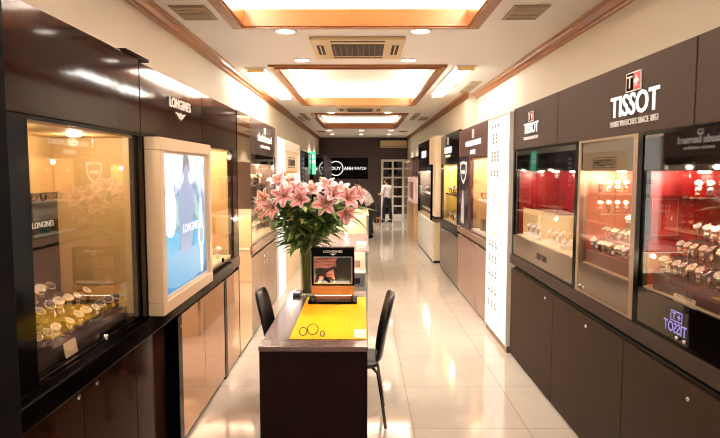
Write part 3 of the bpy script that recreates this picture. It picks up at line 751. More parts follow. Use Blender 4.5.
text('AUTOMATIC', fc, -2.69, 0, .13, M_letterdk, tt, h=.018, th=.001, d=.001)

# beige framed salmon showcase
t, lp, X = showcase(1, 3.126, 3.975, 1.0, 1.2, 1.80, 1.998, 'beige framed showcase with salmon lining, second on the right', M_salmon, M_beigeframe, M_glassR, joints=(3.6,), lamps=2, power=10, floor_m=M_creamcase, lower_m=M_greyR, fascia_m=mat('bronze fascia', lin(30, 24, 20), .03, spec=1.0), fw=.045, fpost=.05)
for yy in (3.87, 3.80):
    MB().lathe([(.009, 0), (.009, .012), (.004, .014)], (RX+.0015, yy, 1.045), 'X', 12, M=Matrix.Diagonal((-1, 1, 1))).build('lock', M_chrome, t)
tiers(1, 3.24, 3.91, 1.2, 4, mat('tan riser', lin(150, 104, 84), .5), 'tan stepped riser in the salmon showcase', x_in=.045, dx=.072, dz=.08, taper=.03, cut=.13)
for r in range(4):
    y_end = 3.86-.03*r if r < 2 else 3.68-.03*(r-2)
    for k in range(9 if r < 2 else 7):
        kd = ['steel', 'duo', 'rose', 'steel', 'duo', 'steel', 'brown'][(k*3+r*2) % 7]
        place_watch(kd, (RX+.045+.072*r+.036, y_end-.063*k+random.uniform(-.002, .002), 1.2015+.08*(r+1)), -PI*.93+random.uniform(-.4, .55),
                    '%s, %s from the far end, step %s of the salmon showcase heap' % (DESC[kd], ORD[k], NUM[r]), 'watches heaped in the salmon showcase', s=random.uniform(1.05, 1.2))
for r, z in enumerate((1.52, 1.65)):
    tt = thing('glass_shelf', '%s glass shelf in the salmon showcase' % ['lower', 'upper'][r], 'shelf', (1.7, 3.85, z)); box('pane', 1.51, 1.888, 3.76, 3.95, z, z+.008, M_clear, tt); box('edge_strip', 1.51, 1.888, 3.755, 3.7595, z, z+.008, M_chrome, tt)
    for k in range(6):
        kd = ['rose', 'brown', 'steel', 'duo', 'rose', 'steel'][(k+r) % 6]
        place_watch(kd, (1.55+.055*k, 3.85, z+.0085), -PI/2-.2, '%s, %s from the glass front, %s shelf of salmon showcase' % (DESC[kd], ORD[k], ['lower', 'upper'][r]), 'watches on the salmon showcase shelves', s=1.1)

# black glass showcase with red lining (third)
t, lp, X = showcase(1, 3.985, 5.68, 1.0, 1.2, 1.80, 1.998, 'black glazed showcase with dark red lining and small beige boxes, third on the right', M_reddark, M_black, M_glassR, joints=(4.42,), lamps=4, power=7, floor_m=M_creamcase, lower_m=M_greyR, fw=.05)
text('TITONI', frame_right(RX+.002), -4.75, 1.1, .28, M_letterdk, t, h=.055, bold=.02, d=.001, th=.002)
for i, (ya, yb) in enumerate(((4.5, 5.0), (5.08, 5.55))):
    tt = thing('display_case', 'small open cream watch case lit inside, %s of two in dark red showcase' % ['nearer', 'farther'][i], 'display case', (1.6, ya, 1.2), 'small cream cases')
    box('tray', 1.52, 1.78, ya, yb, 1.201, 1.225, M_white, tt, bev=.003); box('rear_panel', 1.765, 1.78, ya, yb, 1.2255, 1.46, M_creamcase, tt)
    box('end_panel', 1.52, 1.764, yb-.012, yb, 1.2255, 1.46, M_creamcase, tt); box('lid', 1.52, 1.78, ya, yb, 1.4605, 1.47, M_clear, tt)
    for yy in (ya+.12, yb-.12): MB().lathe([(.016, 0), (.016, -.006), (.01, -.008)], (1.70, yy, 1.46), n=12).build('led_lamp', M_led, tt)
    for k in range(6):
        kd = ['steel', 'duo', 'steel', 'rose', 'steel', 'duo'][k]
        place_watch(kd, (1.57+.09*(k % 2), ya+.07+.068*k, 1.2255), PI+.4, '%s, %s from the near end in the %s small cream case' % (DESC[kd], ORD[k], ['nearer', 'farther'][i]), 'watches in the small cream cases', s=1.3)
tt = thing('picture_card', 'red card with a pink oval print inside the dark red showcase', 'card', (1.6, 4.3, 1.5)); box('card', 1.71, 1.72, 4.02, 4.24, 1.201, 1.75, mat('red card', lin(170, 24, 26), .3), tt)
fr = frame_right(1.71); mb = MB(); mb.prism([(-4.13+.05*math.cos(2*PI*k/24), 1.6+.1*math.sin(2*PI*k/24)) for k in range(24)], fr, .0005, .002); mb.build('oval_print', mat('pink print', lin(206, 120, 170), .5), tt)

# tall lit column
t, fr, X = lit_column(1, 5.72, 6.70, .07, 2.37, 'tall white lit column with small watch pictures between TISSOT and plum signs', proud=.03)
box('foot', RX-.02, XR-.004, 5.73, 6.69, 0, .069, M_tauped, t)
mk = MB(); wt = MB()
for zz in (2.26, 2.17, 2.13, 2.09, 1.98, 1.94, 1.90, 1.78, 1.74):
    for k in range(2 if round(zz*100) % 2 else 3):
        a = -6.5+.14*k+(.05 if round(zz*100) % 2 else 0); mk.prism([(a, zz), (a+.06, zz), (a+.06, zz+.028), (a, zz+.028)], fr, .001, .003)
for zz in (.98, .82, .66, .48, .32):
    for k in range(3): a = -6.55+.15*k; mk.prism([(a, zz), (a+.08, zz), (a+.08, zz+.02), (a, zz+.02)], fr, .001, .003); mk.prism([(a+.02, zz+.03), (a+.05, zz+.03), (a+.05, zz+.07), (a+.02, zz+.07)], fr, .001, .003)
mk.build('watch_pictures', mat('olive print', lin(120, 108, 80), .5), t)
cv = MB()
for (c, r0, r1, ph) in (((-6.2, 1.35), .18, .25, 0), ((-6.15, 1.05), .2, .12, 1)):
    pts = [fr(c[0]+r0*math.cos(a), c[1]+r1*math.sin(a), .002) for a in [2*PI*k/40 for k in range(34)]]; cv.tube(pts, .004, 5)
cv.build('line_drawing', mat('pale olive line', lin(196, 180, 130), .5), t)

# FREDERIQUE CONSTANT bay (plum)
t, fr = header(1, 6.72, 8.88, 2.0, 2.39, M_plum, 'plum panel with white FREDERIQUE CONSTANT lettering beyond the lit column')
text('FREDERIQUE CONSTANT', fr, -7.75, 2.16, 1.05, M_lam, t, h=.085, bold=.012); text('GENEVE', fr, -7.75, 2.05, .34, M_lam, t, h=.06, bold=.01, name='small_lettering')
mb = MB()
for k in range(2): mb.prism([(-7.81+.09*k, 2.23), (-7.77+.09*k, 2.23), (-7.77+.09*k, 2.345), (-7.81+.09*k, 2.345)], fr, .003, .008)
mb.prism([(-7.77, 2.28), (-7.72, 2.28), (-7.72, 2.295), (-7.77, 2.295)], fr, .003, .008); mb.build('emblem', M_letter, t)
t, lp, X = showcase(1, 6.72, 8.05, .997, 1.03, 1.95, 1.998, 'plum framed showcase with pale wood lining and a white shelf', M_kw, M_plum, M_glass, joints=(7.35,), lamps=2, power=14, floor_m=M_white, fw=.1, fpost=.12)
tt = thing('display_shelf', 'white shelf with watches in the plum framed showcase', 'shelf', (1.7, 7.4, 1.4)); box('board', 1.56, 1.888, 6.86, 7.94, 1.40, 1.425, M_white, tt, bev=.003); box('support', 1.7, 1.72, 6.9, 7.9, 1.031, 1.3995, M_white, tt)
for k in range(5):
    kd = ['brown', 'steel', 'black', 'rose', 'brown'][k]
    place_watch(kd, (1.62, 7.0+.2*k, 1.4255), PI+.4, '%s, %s from the near end on the white shelf of plum showcase' % (DESC[kd], ORD[k]), 'watches on the white shelf', s=1.7)
for k, (c, yy) in enumerate((((70, 56, 40), 7.0), ((30, 110, 90), 7.25), ((150, 110, 60), 7.55))):
    tt = thing('gift_box', '%s gift box on the floor of plum framed showcase' % ['dark brown', 'green', 'tan'][k], 'box', (1.6, yy, 1.03)); box('carton', 1.54, 1.66, yy, yy+.13, 1.0305, 1.15, mat('box %d' % k, lin(*c), .4), tt, bev=.003); box('lid', 1.537, 1.663, yy-.003, yy+.133, 1.1505, 1.18, mat('box %d' % k, lin(*c), .4), tt, bev=.002)
t = thing('shield_poster', 'dark poster with a navy and white shield emblem beside the plum showcase', 'poster', (RX, 8.47, 1.0))
box('board', RX, XR-.004, 8.06, 8.87, .997, 1.998, mat('dark poster', lin(58, 46, 60), .2, coat=.3), t)
fr = frame_right(RX)
def shield(w, h, a, b): return [(a-w, b+h), (a, b+h*1.15), (a+w, b+h), (a+w*.95, b), (a+w*.6, b-h*.7), (a, b-h*1.2), (a-w*.6, b-h*.7), (a-w*.95, b)]
mb = MB(); mb.prism(shield(.26, .14, -8.46, 1.78), fr, .001, .003); mb.build('shield', M_letter, t)
mb = MB(); mb.prism(shield(.20, .105, -8.46, 1.78), fr, .0032, .005); mb.build('shield_field', M_navy, t)
mb = MB(); mb.prism([(-8.6, 1.76), (-8.32, 1.76), (-8.32, 1.81), (-8.6, 1.81)], fr, .0052, .007); mb.build('shield_band', M_letter, t)
mb = MB(); mb.prism([(-8.62, 1.05), (-8.38, 1.05), (-8.36, 1.25), (-8.42, 1.42), (-8.45, 1.52), (-8.52, 1.52), (-8.54, 1.42), (-8.62, 1.28)], fr, .001, .003); mb.build('pale_print', mat('pale print', lin(176, 168, 176), .5), t)
worktop(1, 6.72, 8.88, M_tauped, 'taupe worktop under the plum showcase and shield poster')
base_unit(1, 6.72, 8.88, [(6.72, 7.4), (7.4, 8.12), (8.12, 8.88)], mat('plum taupe door', lin(146, 110, 96), .25, coat=.25), 'plum taupe base cabinet under FREDERIQUE CONSTANT sign, three doors')

# black CANDINO bay
t, fr = header(1, 8.9, 10.9, 1.93, 2.42, M_black, 'black panel with white CANDINO lettering beyond the plum sign')
text('CANDINO', fr, -10.0, 2.15, .8, M_lam, t, h=.11, bold=.01); text('SWISS WATCH', fr, -10.0, 2.05, .5, M_letter, t, h=.04, name='small_lettering')
mb = MB(); mb.prism([(-10.04, 2.24), (-9.96, 2.24), (-9.97, 2.36), (-10.03, 2.36)], fr, .003, .008); mb.build('emblem', M_letter, t)
t, lp, X = showcase(1, 8.9, 10.9, .80, .95, 1.88, 1.928, 'black framed showcase with yellow cream lining under CANDINO sign', mat('pale yellow lining', lin(236, 208, 120), .5), M_black, M_glass, joints=(9.9,), lamps=3, power=23, floor_m=M_creamcase, lower_m=M_black, fw=.12, wall=XR2)
for r, z in enumerate((.9505, 1.4085)):
    if r == 1:
        tt = thing('display_shelf', 'black shelf in the yellow cream showcase under CANDINO sign', 'shelf', (1.6, 9.9, 1.4)); box('board', 1.52, 1.73, 9.05, 10.75, 1.385, 1.408, M_black, tt)
    for k in range(7):
        kd = ['steel', 'black', 'duo', 'steel', 'black', 'brown', 'steel'][k]
        place_watch(kd, (1.6, 9.1+.24*k, z), PI+.4, '%s, %s from the near end, %s level under CANDINO sign' % (DESC[kd], ORD[k], ['lower', 'upper'][r]), 'watches under the CANDINO sign', s=1.8)
base_unit(1, 8.9, 10.9, [(8.9, 10.9)], M_greyR, 'reflective grey brown base panel under CANDINO showcase', z1=.795, wall=XR2)
# white column
t = thing('square_column', 'plain cream square column between the two black sign panels', 'column', (1.5, 11.4, 0)); box('shaft', 1.35, XR2-.004, 10.95, 11.9, 1.93, 2.45, M_creamlam, t); box('lit_strip', 1.36, XR2-.004, 10.95, 11.35, .95, 1.9295, M_creamlam, t)
# MIDO bay with white base
t, fr = header(1, 11.95, 14.65, 1.85, 2.45, M_black, 'black panel with white MIDO lettering, farthest sign on the right', proud=.06)
text('MIDO', fr, -13.3, 2.17, .9, M_lam, t, h=.16, bold=.01)
t, lp, X = showcase(1, 11.95, 14.65, .80, .83, 1.80, 1.848, 'black framed glass showcase above the white base cabinet', mat('charcoal lining', lin(110, 100, 96), .5), M_black, M_glassR, joints=(13.3,), lamps=4, power=48, floor_m=M_creamcase, fw=.05, wall=XR2, proud=.06)
for k in range(14):
    kd = ['steel', 'duo', 'steel', 'rose'][k % 4]
    place_watch(kd, (1.53, 12.1+.18*k, .8305), PI+.4, '%s, %s from the near end on white base cabinet floor' % (DESC[kd], ORD[k]), 'watches above the white base cabinet', s=1.9)
for k in range(8):
    kd = ['steel', 'black', 'duo', 'steel'][k % 4]
    if k == 0:
        tt = thing('display_shelf', 'pale shelf in the glass showcase above white base cabinet', 'shelf', (1.6, 13.3, 1.3)); box('board', 1.5, 1.73, 12.05, 14.55, 1.28, 1.3, M_white, tt)
    place_watch(kd, (1.6, 12.2+.3*k, 1.3005), PI+.4, '%s, %s from the near end on pale shelf above white base' % (DESC[kd], ORD[k]), 'watches on the pale shelf', s=2.0)
base_unit(1, 11.45, 14.65, [(11.47, 12.5), (12.5, 13.55), (13.55, 14.63)], M_white, 'white base cabinet with three doors, far right', z1=.79, proud=.06, wall=XR2, bm=M_creamlam)
t = thing('glass_case', 'low glass box of watches at the near end on white base cabinet', 'display case', (1.5, 11.7, .79))
box('floor_board', 1.40, 1.73, 11.48, 11.93, .7905, .80, M_white, t); box('glass_hood', 1.405, 1.72, 11.49, 11.92, .8005, .93, M_clear, t)

# far right: posters, lit frames, side cupboard
t = thing('picture_stand', 'pink framed picture panel on a wooden plinth near the back door', 'stand', (1.4, 16.6, 0))
box('plinth', 1.35, 1.74, 15.4, 17.6, 0, .95, M_kw, t); box('panel', 1.36, 1.74, 15.45, 17.5, .951, 1.62, mat('pink panel', lin(226, 186, 170), .5, emit=lin(226, 186, 170), estr=.3), t)
fr = frame_right(1.36); mb = MB()
for k in range(4): mb.prism([(-17.2+.42*k, 1.05), (-16.95+.42*k, 1.05), (-16.95+.42*k, 1.5), (-17.2+.42*k, 1.5)], fr, .001, .004)
mb.build('print', mat('rose brown print', lin(140, 84, 80), .5), t)
t = thing('wall_poster', 'dark poster with pale figures high on far right wall', 'poster', (1.5, 16.5, 1.7)); box('board', 1.50, 1.74, 15.0, 18.2, 1.66, 2.2, mat('brown poster', lin(70, 46, 44), .3), t)
fr = frame_right(1.5); mb = MB()
for k in range(3): mb.prism([(-17.9+1.0*k, 1.7), (-17.6+1.0*k, 1.7), (-17.55+1.0*k, 2.05), (-17.75+1.0*k, 2.12), (-17.95+1.0*k, 2.0)], fr, .001, .004)
mb.build('pale_print', mat('pink grey print', lin(190, 160, 150), .5), t)
t = thing('wall_cabinet', 'cream tall cupboard beside the white back door', 'cabinet', (1.6, 20.4, 0)); box('body', 1.60, 1.745, 18.4, 22.2, 0, 2.15, M_creamlam, t)
for k in range(3): box('door', 1.585, 1.5995, 18.45+1.25*k, 19.65+1.25*k, .06, 2.1, M_tauped, t)

# ------------------------------------------------------------------ BACK WALL
t = thing('wall_sign', 'black back wall sign with ringed white DUY ANH WATCH lettering', 'sign', (-.62, YB, 1.5))
FB = frame_back(YB-.05)
box('board', -1.46, .23, YB-.05, YB-.002, 1.5, 2.3, M_black, t, bev=.006)
mb = MB(); c = (-1.0, 1.9)
R0, R1 = .25, .285; n = 40; vs = []
for k in range(n):
    a = 2*PI*k/n
    for r, d in ((R0, .004), (R1, .004), (R1, .012), (R0, .012)): vs.append(FB(c[0]+r*math.cos(a), c[1]+r*math.sin(a), d))
mb.add(vs, [(4*k+j, 4*((k+1) % n)+j, 4*((k+1) % n)+(j+1) % 4, 4*k+(j+1) % 4) for k in range(n) for j in range(4)])
mb.build('ring', M_lam, t)
text('DUY', FB, -1.0, 1.9, .40, M_lam, t, h=.125, bold=.025); text('ANH', FB, -.52, 1.9, .36, M_lam, t, h=.125, bold=.025); text('WATCH', FB, -.07, 1.9, .46, M_lam, t, h=.11, bold=.015)
t = thing('air_conditioner', 'ivory wall mounted air conditioner above the white back door', 'air conditioner', (1.2, YB, 2.68))
box('body', .70, 1.71, YB-.22, YB-.002, 2.68, 2.96, M_acbody, t, bev=.03); box('flap', .74, 1.67, YB-.232, YB-.221, 2.70, 2.76, M_grey, t)
t = thing('door_1', 'white latticed glass door at the back', 'door', (1.23, YB, 0), None, 'structure')
mb = MB(); x0, x1, z1 = .73, 1.74, 2.24; yb = YB-.06
cols = [x0, (x0+x1)/2-.04, x1-.12]
mb.box(x0, x0+.09, yb, YB-.002, 0, z1); mb.box(x1-.2, x1, yb, YB-.002, 0, z1); mb.box((x0+x1)/2-.09, (x0+x1)/2-.02, yb, YB-.002, 0, z1)
for k in range(7):
    z = (0, .42, .79, 1.16, 1.52, 1.86, 2.16)[k]; zz = (.14, .48, .85, 1.22, 1.58, 1.92, 2.24)[k]; mb.box(x0+.09, x1-.2, yb+.004, YB-.003, z, zz)
mb.build('lattice', M_white, t); box('glass', x0+.09, x1-.2, YB-.02, YB-.0025, .14, 2.2, M_fascia, t)
MB().tube([(.79, yb-.03, 1.0), (.79, yb-.03, 1.15)], .012, 8).build('handle', M_chrome, t)

# ------------------------------------------------------------------ ISLAND: far counters
def counter(x0, x1, y0, y1, h, label, items):
    t = thing('glass_counter', label, 'counter', ((x0+x1)/2, (y0+y1)/2, 0))
    box('base', x0+.01, x1-.01, y0+.01, y1-.01, 0, .5, M_creamlam, t)
    mb = MB()
    for x in (x0, x1-.02):
        for y in (y0, y1-.02): mb.box(x, x+.02, y, y+.02, 0, h-.02)
    mb.box(x0, x1, y0, y1, h-.02, h-.0185)
    mb.build('frame', M_chrome, t)
    box('inner_shelf', x0+.022, x1-.022, y0+.022, y1-.022, .501, .515, M_white, t)
    box('back_board', x0+.03, x1-.03, y0+.35, y0+.37, .516, h-.03, M_creamlam, t)
    box('glass_front', x0+.021, x1-.021, y0+.002, y0+.008, .505, h-.022, M_clear, t); box('glass_side', x1-.008, x1-.002, y0+.021, y1-.021, .505, h-.022, M_clear, t)
    box('top', x0-.005, x1+.005, y0-.005, y1+.005, h-.018, h, items, t, bev=.002)
    box('lamp_strip', x0+.05, x1-.05, y0+.03, y0+.05, h-.03, h-.0225, emit_mat('soft led strip', (1, .9, .75, 1), 3), t)
    point('counter light', ((x0+x1)/2, y0+.12, h-.08), 5)
    return t
counter(-.60, .065, 6.3, 8.0, .95, 'cream lit glass counter right behind the vase and lilies', mat('rose counter top', lin(206, 160, 150), .2, coat=.4))
for r, (z0, z1) in enumerate(((.516, .68), (.70, .88))):
    if r: 
        tt = thing('display_shelf', 'thin shelf inside the counter behind the lilies', 'shelf', (-.2, 6.5, .69)); box('board', -.57, .04, 6.33, 6.62, .685, .699, M_white, tt)
    tt = thing('picture_card', '%s pale picture card inside the counter behind the lilies' % ['lower', 'upper'][r], 'card', (-.06, 6.5, z0), 'cards in the counter'); box('card', -.15, .02, 6.5, 6.508, z0+(.0005), z1-.03, mat('card print %d' % r, lin(*((196, 190, 214), (226, 196, 184))[r]), .4), tt)
    box('print', -.12, -.02, 6.4985, 6.4995, z0+.03, z1-.07, mat('card ink %d' % r, lin(*((60, 60, 90), (150, 104, 92))[r]), .4), tt)
t = thing('paper_stack', 'white box of papers on top of counter behind the lilies', 'box', (-.02, 6.5, .95)); box('carton', -.06, .045, 6.42, 6.7, .951, .985, M_white, t, bev=.003); box('lid', -.062, .047, 6.418, 6.702, .9855, 1.0, M_white, t, bev=.002)
counter(-.62, .105, 9.5, 10.9, 1.10, 'second lit glass counter farther down the island', M_creamlam)

# ------------------------------------------------------------------ DESK
DX0, DX1, DY0, DY1, DZ = -.622, .037, 3.46, 5.12, .75
t = thing('reception_desk', 'dark mahogany desk with grey brown top in the middle of aisle', 'desk', ((DX0+DX1)/2, 4.3, 0))
box('desk_top', DX0, DX1, DY0, DY1, DZ-.03, DZ, M_desktop, t, bev=.003)
box('front_panel', DX0+.004, DX1-.004, DY0+.004, DY0+.034, 0, DZ-.0305, M_desk, t, bev=.002)
box('rear_panel', DX0+.004, DX1-.004, DY1-.034, DY1-.004, 0, DZ-.0305, M_desk, t)
box('spine_panel', -.276, -.270, DY0+.035, DY1-.035, .02, DZ-.0305, M_desk, t)
box('apron', DX0+.01, DX1-.01, DY0+.035, DY1-.035, DZ-.075, DZ-.0305, M_desk, t)
tag(box('desk_mat', -.455, .031, 3.61, 4.84, DZ+.0005, DZ+.006, M_yellow, bev=.002), 'bright yellow leather mat covering the right of the desk', 'mat')
tag(box('white_rectangle', -.05, .027, 3.63, 3.83, DZ+.0065, DZ+.008, M_white), 'flat white rectangle at right corner of the yellow mat', 'card')  # thin plain white rectangle lying on the mat
# thin black bracelets lying on the mat edge
for i, (x, y, r) in enumerate(((-.375, 3.68, .024), (-.315, 3.70, .034), (-.25, 3.66, .014))):
    tt = thing('bangle', ['small black wire bangle, leftmost at front of yellow mat', 'large black wire bangle in the middle front of yellow mat', 'tiny black wire bangle lying right at front of yellow mat'][i], 'bracelet', (x, y, DZ+.007), 'wire bangles on the mat')
    pts = [(x+r*math.cos(a), y+.015*math.sin(a)+.01, DZ+.0092+r*.9+r*.9*math.sin(a)) for a in [2*PI*k/24 for k in range(25)]]
    MB().tube(pts, .0030, 6).build('wire', M_blackstrap, tt)
    MB().lathe([(.003, -.003), (.006, -.002), (.006, .002), (.003, .003)], (x+r*.6, y+.02, DZ+.0135), n=10).build('clasp', M_steel, tt)
# counter display stand
t = thing('counter_display', 'black LONGINES counter display with a dark picture, at rear of yellow mat', 'display stand', (-.23, 4.67, DZ+.006))
z = DZ+.0065
box('foot', -.425, -.04, 4.57, 4.80, z, z+.018, M_black, t, bev=.003)
box('riser', -.385, -.075, 4.66, 4.79, z+.0185, z+.05, M_desk, t)
box('lit_plinth', -.40, -.065, 4.645, 4.79, z+.0545, z+.125, mat('honey wood', lin(226, 150, 80), .3, vary=.2, vscale=20, stretch=(1, 1, 8)), t, bev=.002)
mb = MB(); fx0, fx1, fz0, fz1 = -.405, -.06, z+.1255, z+.43
for (a, b, c, d) in ((fx0, fx0+.018, fz0, fz1), (fx1-.018, fx1, fz0, fz1), (fx0+.018, fx1-.018, fz0, fz0+.012), (fx0+.018, fx1-.018, fz1-.07, fz1)): mb.box(a, b, 4.68, 4.78, c, d)
mb.build('frame', M_black, t, bev=.002)
mb = MB()
for (a, b, c, d) in ((fx0+.019, fx0+.023, fz0+.013, fz1-.071), (fx1-.023, fx1-.019, fz0+.013, fz1-.071), (fx0+.0235, fx1-.0235, fz1-.076, fz1-.071), (fx0+.0235, fx1-.0235, fz0+.013, fz0+.017)): mb.box(a, b, 4.684, 4.69, c, d)
mb.build('inner_trim', M_chrome, t)
def horse_mat():
    m = bpy.data.materials.new('russet picture'); m.use_nodes = True; nt = m.node_tree; b = nt.nodes['Principled BSDF']
    tc = nt.nodes.new('ShaderNodeTexCoord'); nz = nt.nodes.new('ShaderNodeTexNoise'); mp = nt.nodes.new('ShaderNodeMapping'); mp.inputs['Scale'].default_value = (1.2, 1, 9)
    nz.inputs['Scale'].default_value = 1.6; cr = nt.nodes.new('ShaderNodeValToRGB')
    cr.color_ramp.elements[0].position = .35; cr.color_ramp.elements[0].color = lin(120, 66, 54); cr.color_ramp.elements[1].position = .7; cr.color_ramp.elements[1].color = lin(196, 128, 112)
    nt.links.new(tc.outputs['Generated'], mp.inputs[0]); nt.links.new(mp.outputs[0], nz.inputs['Vector']); nt.links.new(nz.outputs['Fac'], cr.inputs[0]); nt.links.new(cr.outputs[0], b.inputs['Base Color']); b.inputs['Roughness'].default_value = .15
    return m
pic = box('picture', fx0+.0185, fx1-.0185, 4.70, 4.705, fz0+.0125, fz1-.0705, horse_mat(), t)
FP = frame_back(4.70); hm = MB()
def P(pts): hm.prism([(fx0+.02+p*.305, fz0+.013+q*.218) for p, q in pts], FP, .0005, .002)
P([(.55, 0), (.98, 0), (.98, .98), (.62, .98), (.56, .78), (.60, .66), (.52, .55)]); 
P([(.02, .42), (.06, .55), (.14, .60), (.30, .56), (.48, .62), (.55, .66), (.55, .56), (.42, .48), (.34, .42), (.30, .30), (.36, .18), (.44, .06), (.40, .02), (.30, .12), (.22, .30), (.14, .28), (.10, .05), (.03, .05), (.06, .30)])
P([(.16, .02), (.5, .02), (.54, .14), (.4, .26), (.24, .2)])
hm.build('silhouette', mat('near black print', lin(18, 14, 16), .3), t)
text('LONGINES', frame_back(4.68), -.232, fz1-.028, .15, M_letter, t, h=.018, bold=.01, d=.0005, th=.002)
mb = MB(); FW = frame_back(4.68); mb.prism([(-.262, fz1-.046), (-.202, fz1-.046), (-.225, fz1-.053), (-.232, fz1-.06), (-.239, fz1-.053)], FW, .0005, .002); mb.build('emblem', M_letter, t)
box('lamp_strip', -.375, -.085, 4.648, 4.659, z+.0505, z+.054, emit_mat('soft led strip', (1, .9, .75, 1), 3), t)
area('stand lamp', (-.23, 4.635, z+.05), (.35, 0, 0), .28, .02, 1.6, (1, .85, .5))
area('stand picture lamp', (-.23, 4.668, fz0+.02), (math.radians(155), 0, 0), .26, .02, .25, (1, .8, .6))
# small grey device
t = thing('card_reader', 'small grey card reader with buttons at the rear left of desk', 'device', (-.55, 4.95, DZ))
box('body', -.585, -.515, 4.87, 5.02, DZ+.0005, DZ+.028, mat('dark grey plastic', lin(78, 74, 76), .4), t, bev=.006); box('screen', -.575, -.525, 4.96, 5.01, DZ+.0285, DZ+.032, M_fascia, t)
mb = MB()
for i in range(3):
    for j in range(3): mb.box(-.574+.018*i, -.561+.018*i, 4.885+.022*j, 4.90+.022*j, DZ+.0285, DZ+.032)
mb.build('keys', M_white, t)

# ------------------------------------------------------------------ CHAIRS
def chair(name_label, loc, rz):
    t = thing('side_chair', name_label, 'chair', (0, 0, 0), 'black leather chairs at the desk')
    # local: faces +y ; seat 0.44 m wide
    def shell(us, vs_, f, th):
        A = [[f(u, v, 0) for u in us] for v in vs_]; B = [[f(u, v, th) for u in us] for v in vs_]
        nu, nv = len(us), len(vs_); V = [p for r in A for p in r]+[p for r in B for p in r]; o = nu*nv; F = []
        for j in range(nv-1):
            for i in range(nu-1):
                a = j*nu+i; F.append((a, a+1, a+nu+1, a+nu)); F.append((o+a, o+a+nu, o+a+nu+1, o+a+1))
        for i in range(nu-1): F.append((i, o+i, o+i+1, i+1)); a = (nv-1)*nu+i; F.append((a, a+1, o+a+1, o+a))
        for j in range(nv-1): a = j*nu; F.append((a, a+nu, o+a+nu, o+a)); a = j*nu+nu-1; F.append((a, o+a, o+a+nu, a+nu))
        return MB().add(V, F, smooth=True)
    us = [-1+2*k/10 for k in range(11)]
    def seat_f(u, v, d):   # v 0 (rear) .. 1 (front)
        w = .215-.02*(1-v)-.035*max(0, (v-.8)/.2)**2-.02*max(0, (.15-v)/.15)
        return Vector((u*w, -.20+.36*v, .455-d*.8+.012*u*u-.02*max(0, v-.75)**1*1.2-.012*(1-u*u)*math.sin(PI*v)))
    shell(us, [k/10 for k in range(11)], seat_f, .04).build('seat', M_blacklea, t, subd=1)
    def back_f(u, v, d):   # v 0 bottom .. 1 top
        w = .19+.015*math.sin(PI*v)-.05*max(0, (v-.8)/.2)**2-.04*max(0, (.1-v)/.1)
        y = -.20-.035*math.sin(v*PI*.5)-.06*v*v-d+.03*u*u
        return Vector((u*w, y, .46+.47*v))
    shell(us, [k/10 for k in range(11)], back_f, .03).build('backrest', M_blacklea, t, subd=1)
    for sx in (-1, 1):
        MB().tube([(sx*.13, .10, .425), (sx*.165, .125, .39), (sx*.185, .145, .2), (sx*.20, .165, .008)], .011, 10).build('leg', M_legs, t)
        MB().tube([(sx*.13, -.15, .425), (sx*.165, -.19, .39), (sx*.185, -.22, .2), (sx*.20, -.245, .008)], .011, 10).build('leg', M_legs, t)
    MB().tube([(-.13, .10, .42), (-.13, -.15, .42), (.13, -.15, .42), (.13, .10, .42), (-.13, .10, .42)], .010, 8).build('seat_frame', M_legs, t)
    t.location = loc; t.rotation_euler = (0, 0, rz)
    return t
chair('black leather chair at right of desk, tucked towards it', (-.08, 4.19, 0), PI/2)
chair('black leather chair at left of desk, only its back showing above desk', (-.465, 4.30, 0), -PI/2)

# ------------------------------------------------------------------ VASE AND LILIES
VX, VY = -.465, 4.93
t = thing('glass_vase', 'tall clear cylindrical glass vase behind the counter display, holding lilies', 'vase', (VX, VY, DZ))
MB().lathe([(.0, .0), (.052, .0), (.054, .01), (.055, .33), (.058, .35), (.054, .35), (.050, .33), (.049, .02), (0, .02)], (VX, VY, DZ+.001), n=32).build('glass', glass_mat('vase glass', .0, (.95, .97, .91, 1), .35), t)

def petal_mat():
    m = bpy.data.materials.new('pink lily petal'); m.use_nodes = True; nt = m.node_tree; b = nt.nodes['Principled BSDF']
    uv = nt.nodes.new('ShaderNodeUVMap'); sp = nt.nodes.new('ShaderNodeSeparateXYZ'); nt.links.new(uv.outputs[0], sp.inputs[0])
    cr = nt.nodes.new('ShaderNodeValToRGB'); e = cr.color_ramp.elements
    e[0].position = 0; e[0].color = lin(226, 112, 132); e[1].position = 1; e[1].color = lin(252, 226, 218)
    x = e.new(.22); x.color = lin(240, 160, 168); x = e.new(.5); x.color = lin(252, 214, 212)
    nt.links.new(sp.outputs['X'], cr.inputs[0]); nt.links.new(cr.outputs[0], b.inputs['Base Color']); b.inputs['Roughness'].default_value = .45
    b.inputs['Subsurface Weight'].default_value = .15; b.inputs['Subsurface Radius'].default_value = (.02, .008, .006)
    return m
M_petal = petal_mat()
M_leaf = mat('lily leaf', lin(122, 150, 80), .35, vary=.35, vscale=14)
M_leafy = mat('lily leaf pale', lin(150, 160, 84), .4, vary=.3, vscale=14)
M_stem = mat('lily stem', lin(132, 140, 80), .45)
M_bud = mat('lily bud', lin(196, 160, 96), .45, vary=.2)
M_anther = mat('anther', lin(150, 70, 26), .7)
M_throat = mat('throat green', lin(190, 200, 120), .5)
def ortho(d):
    d = d.normalized(); a = d.cross(Vector((0, 0, 1)) if abs(d.z) < .9 else Vector((1, 0, 0))).normalized(); return a, d.cross(a)
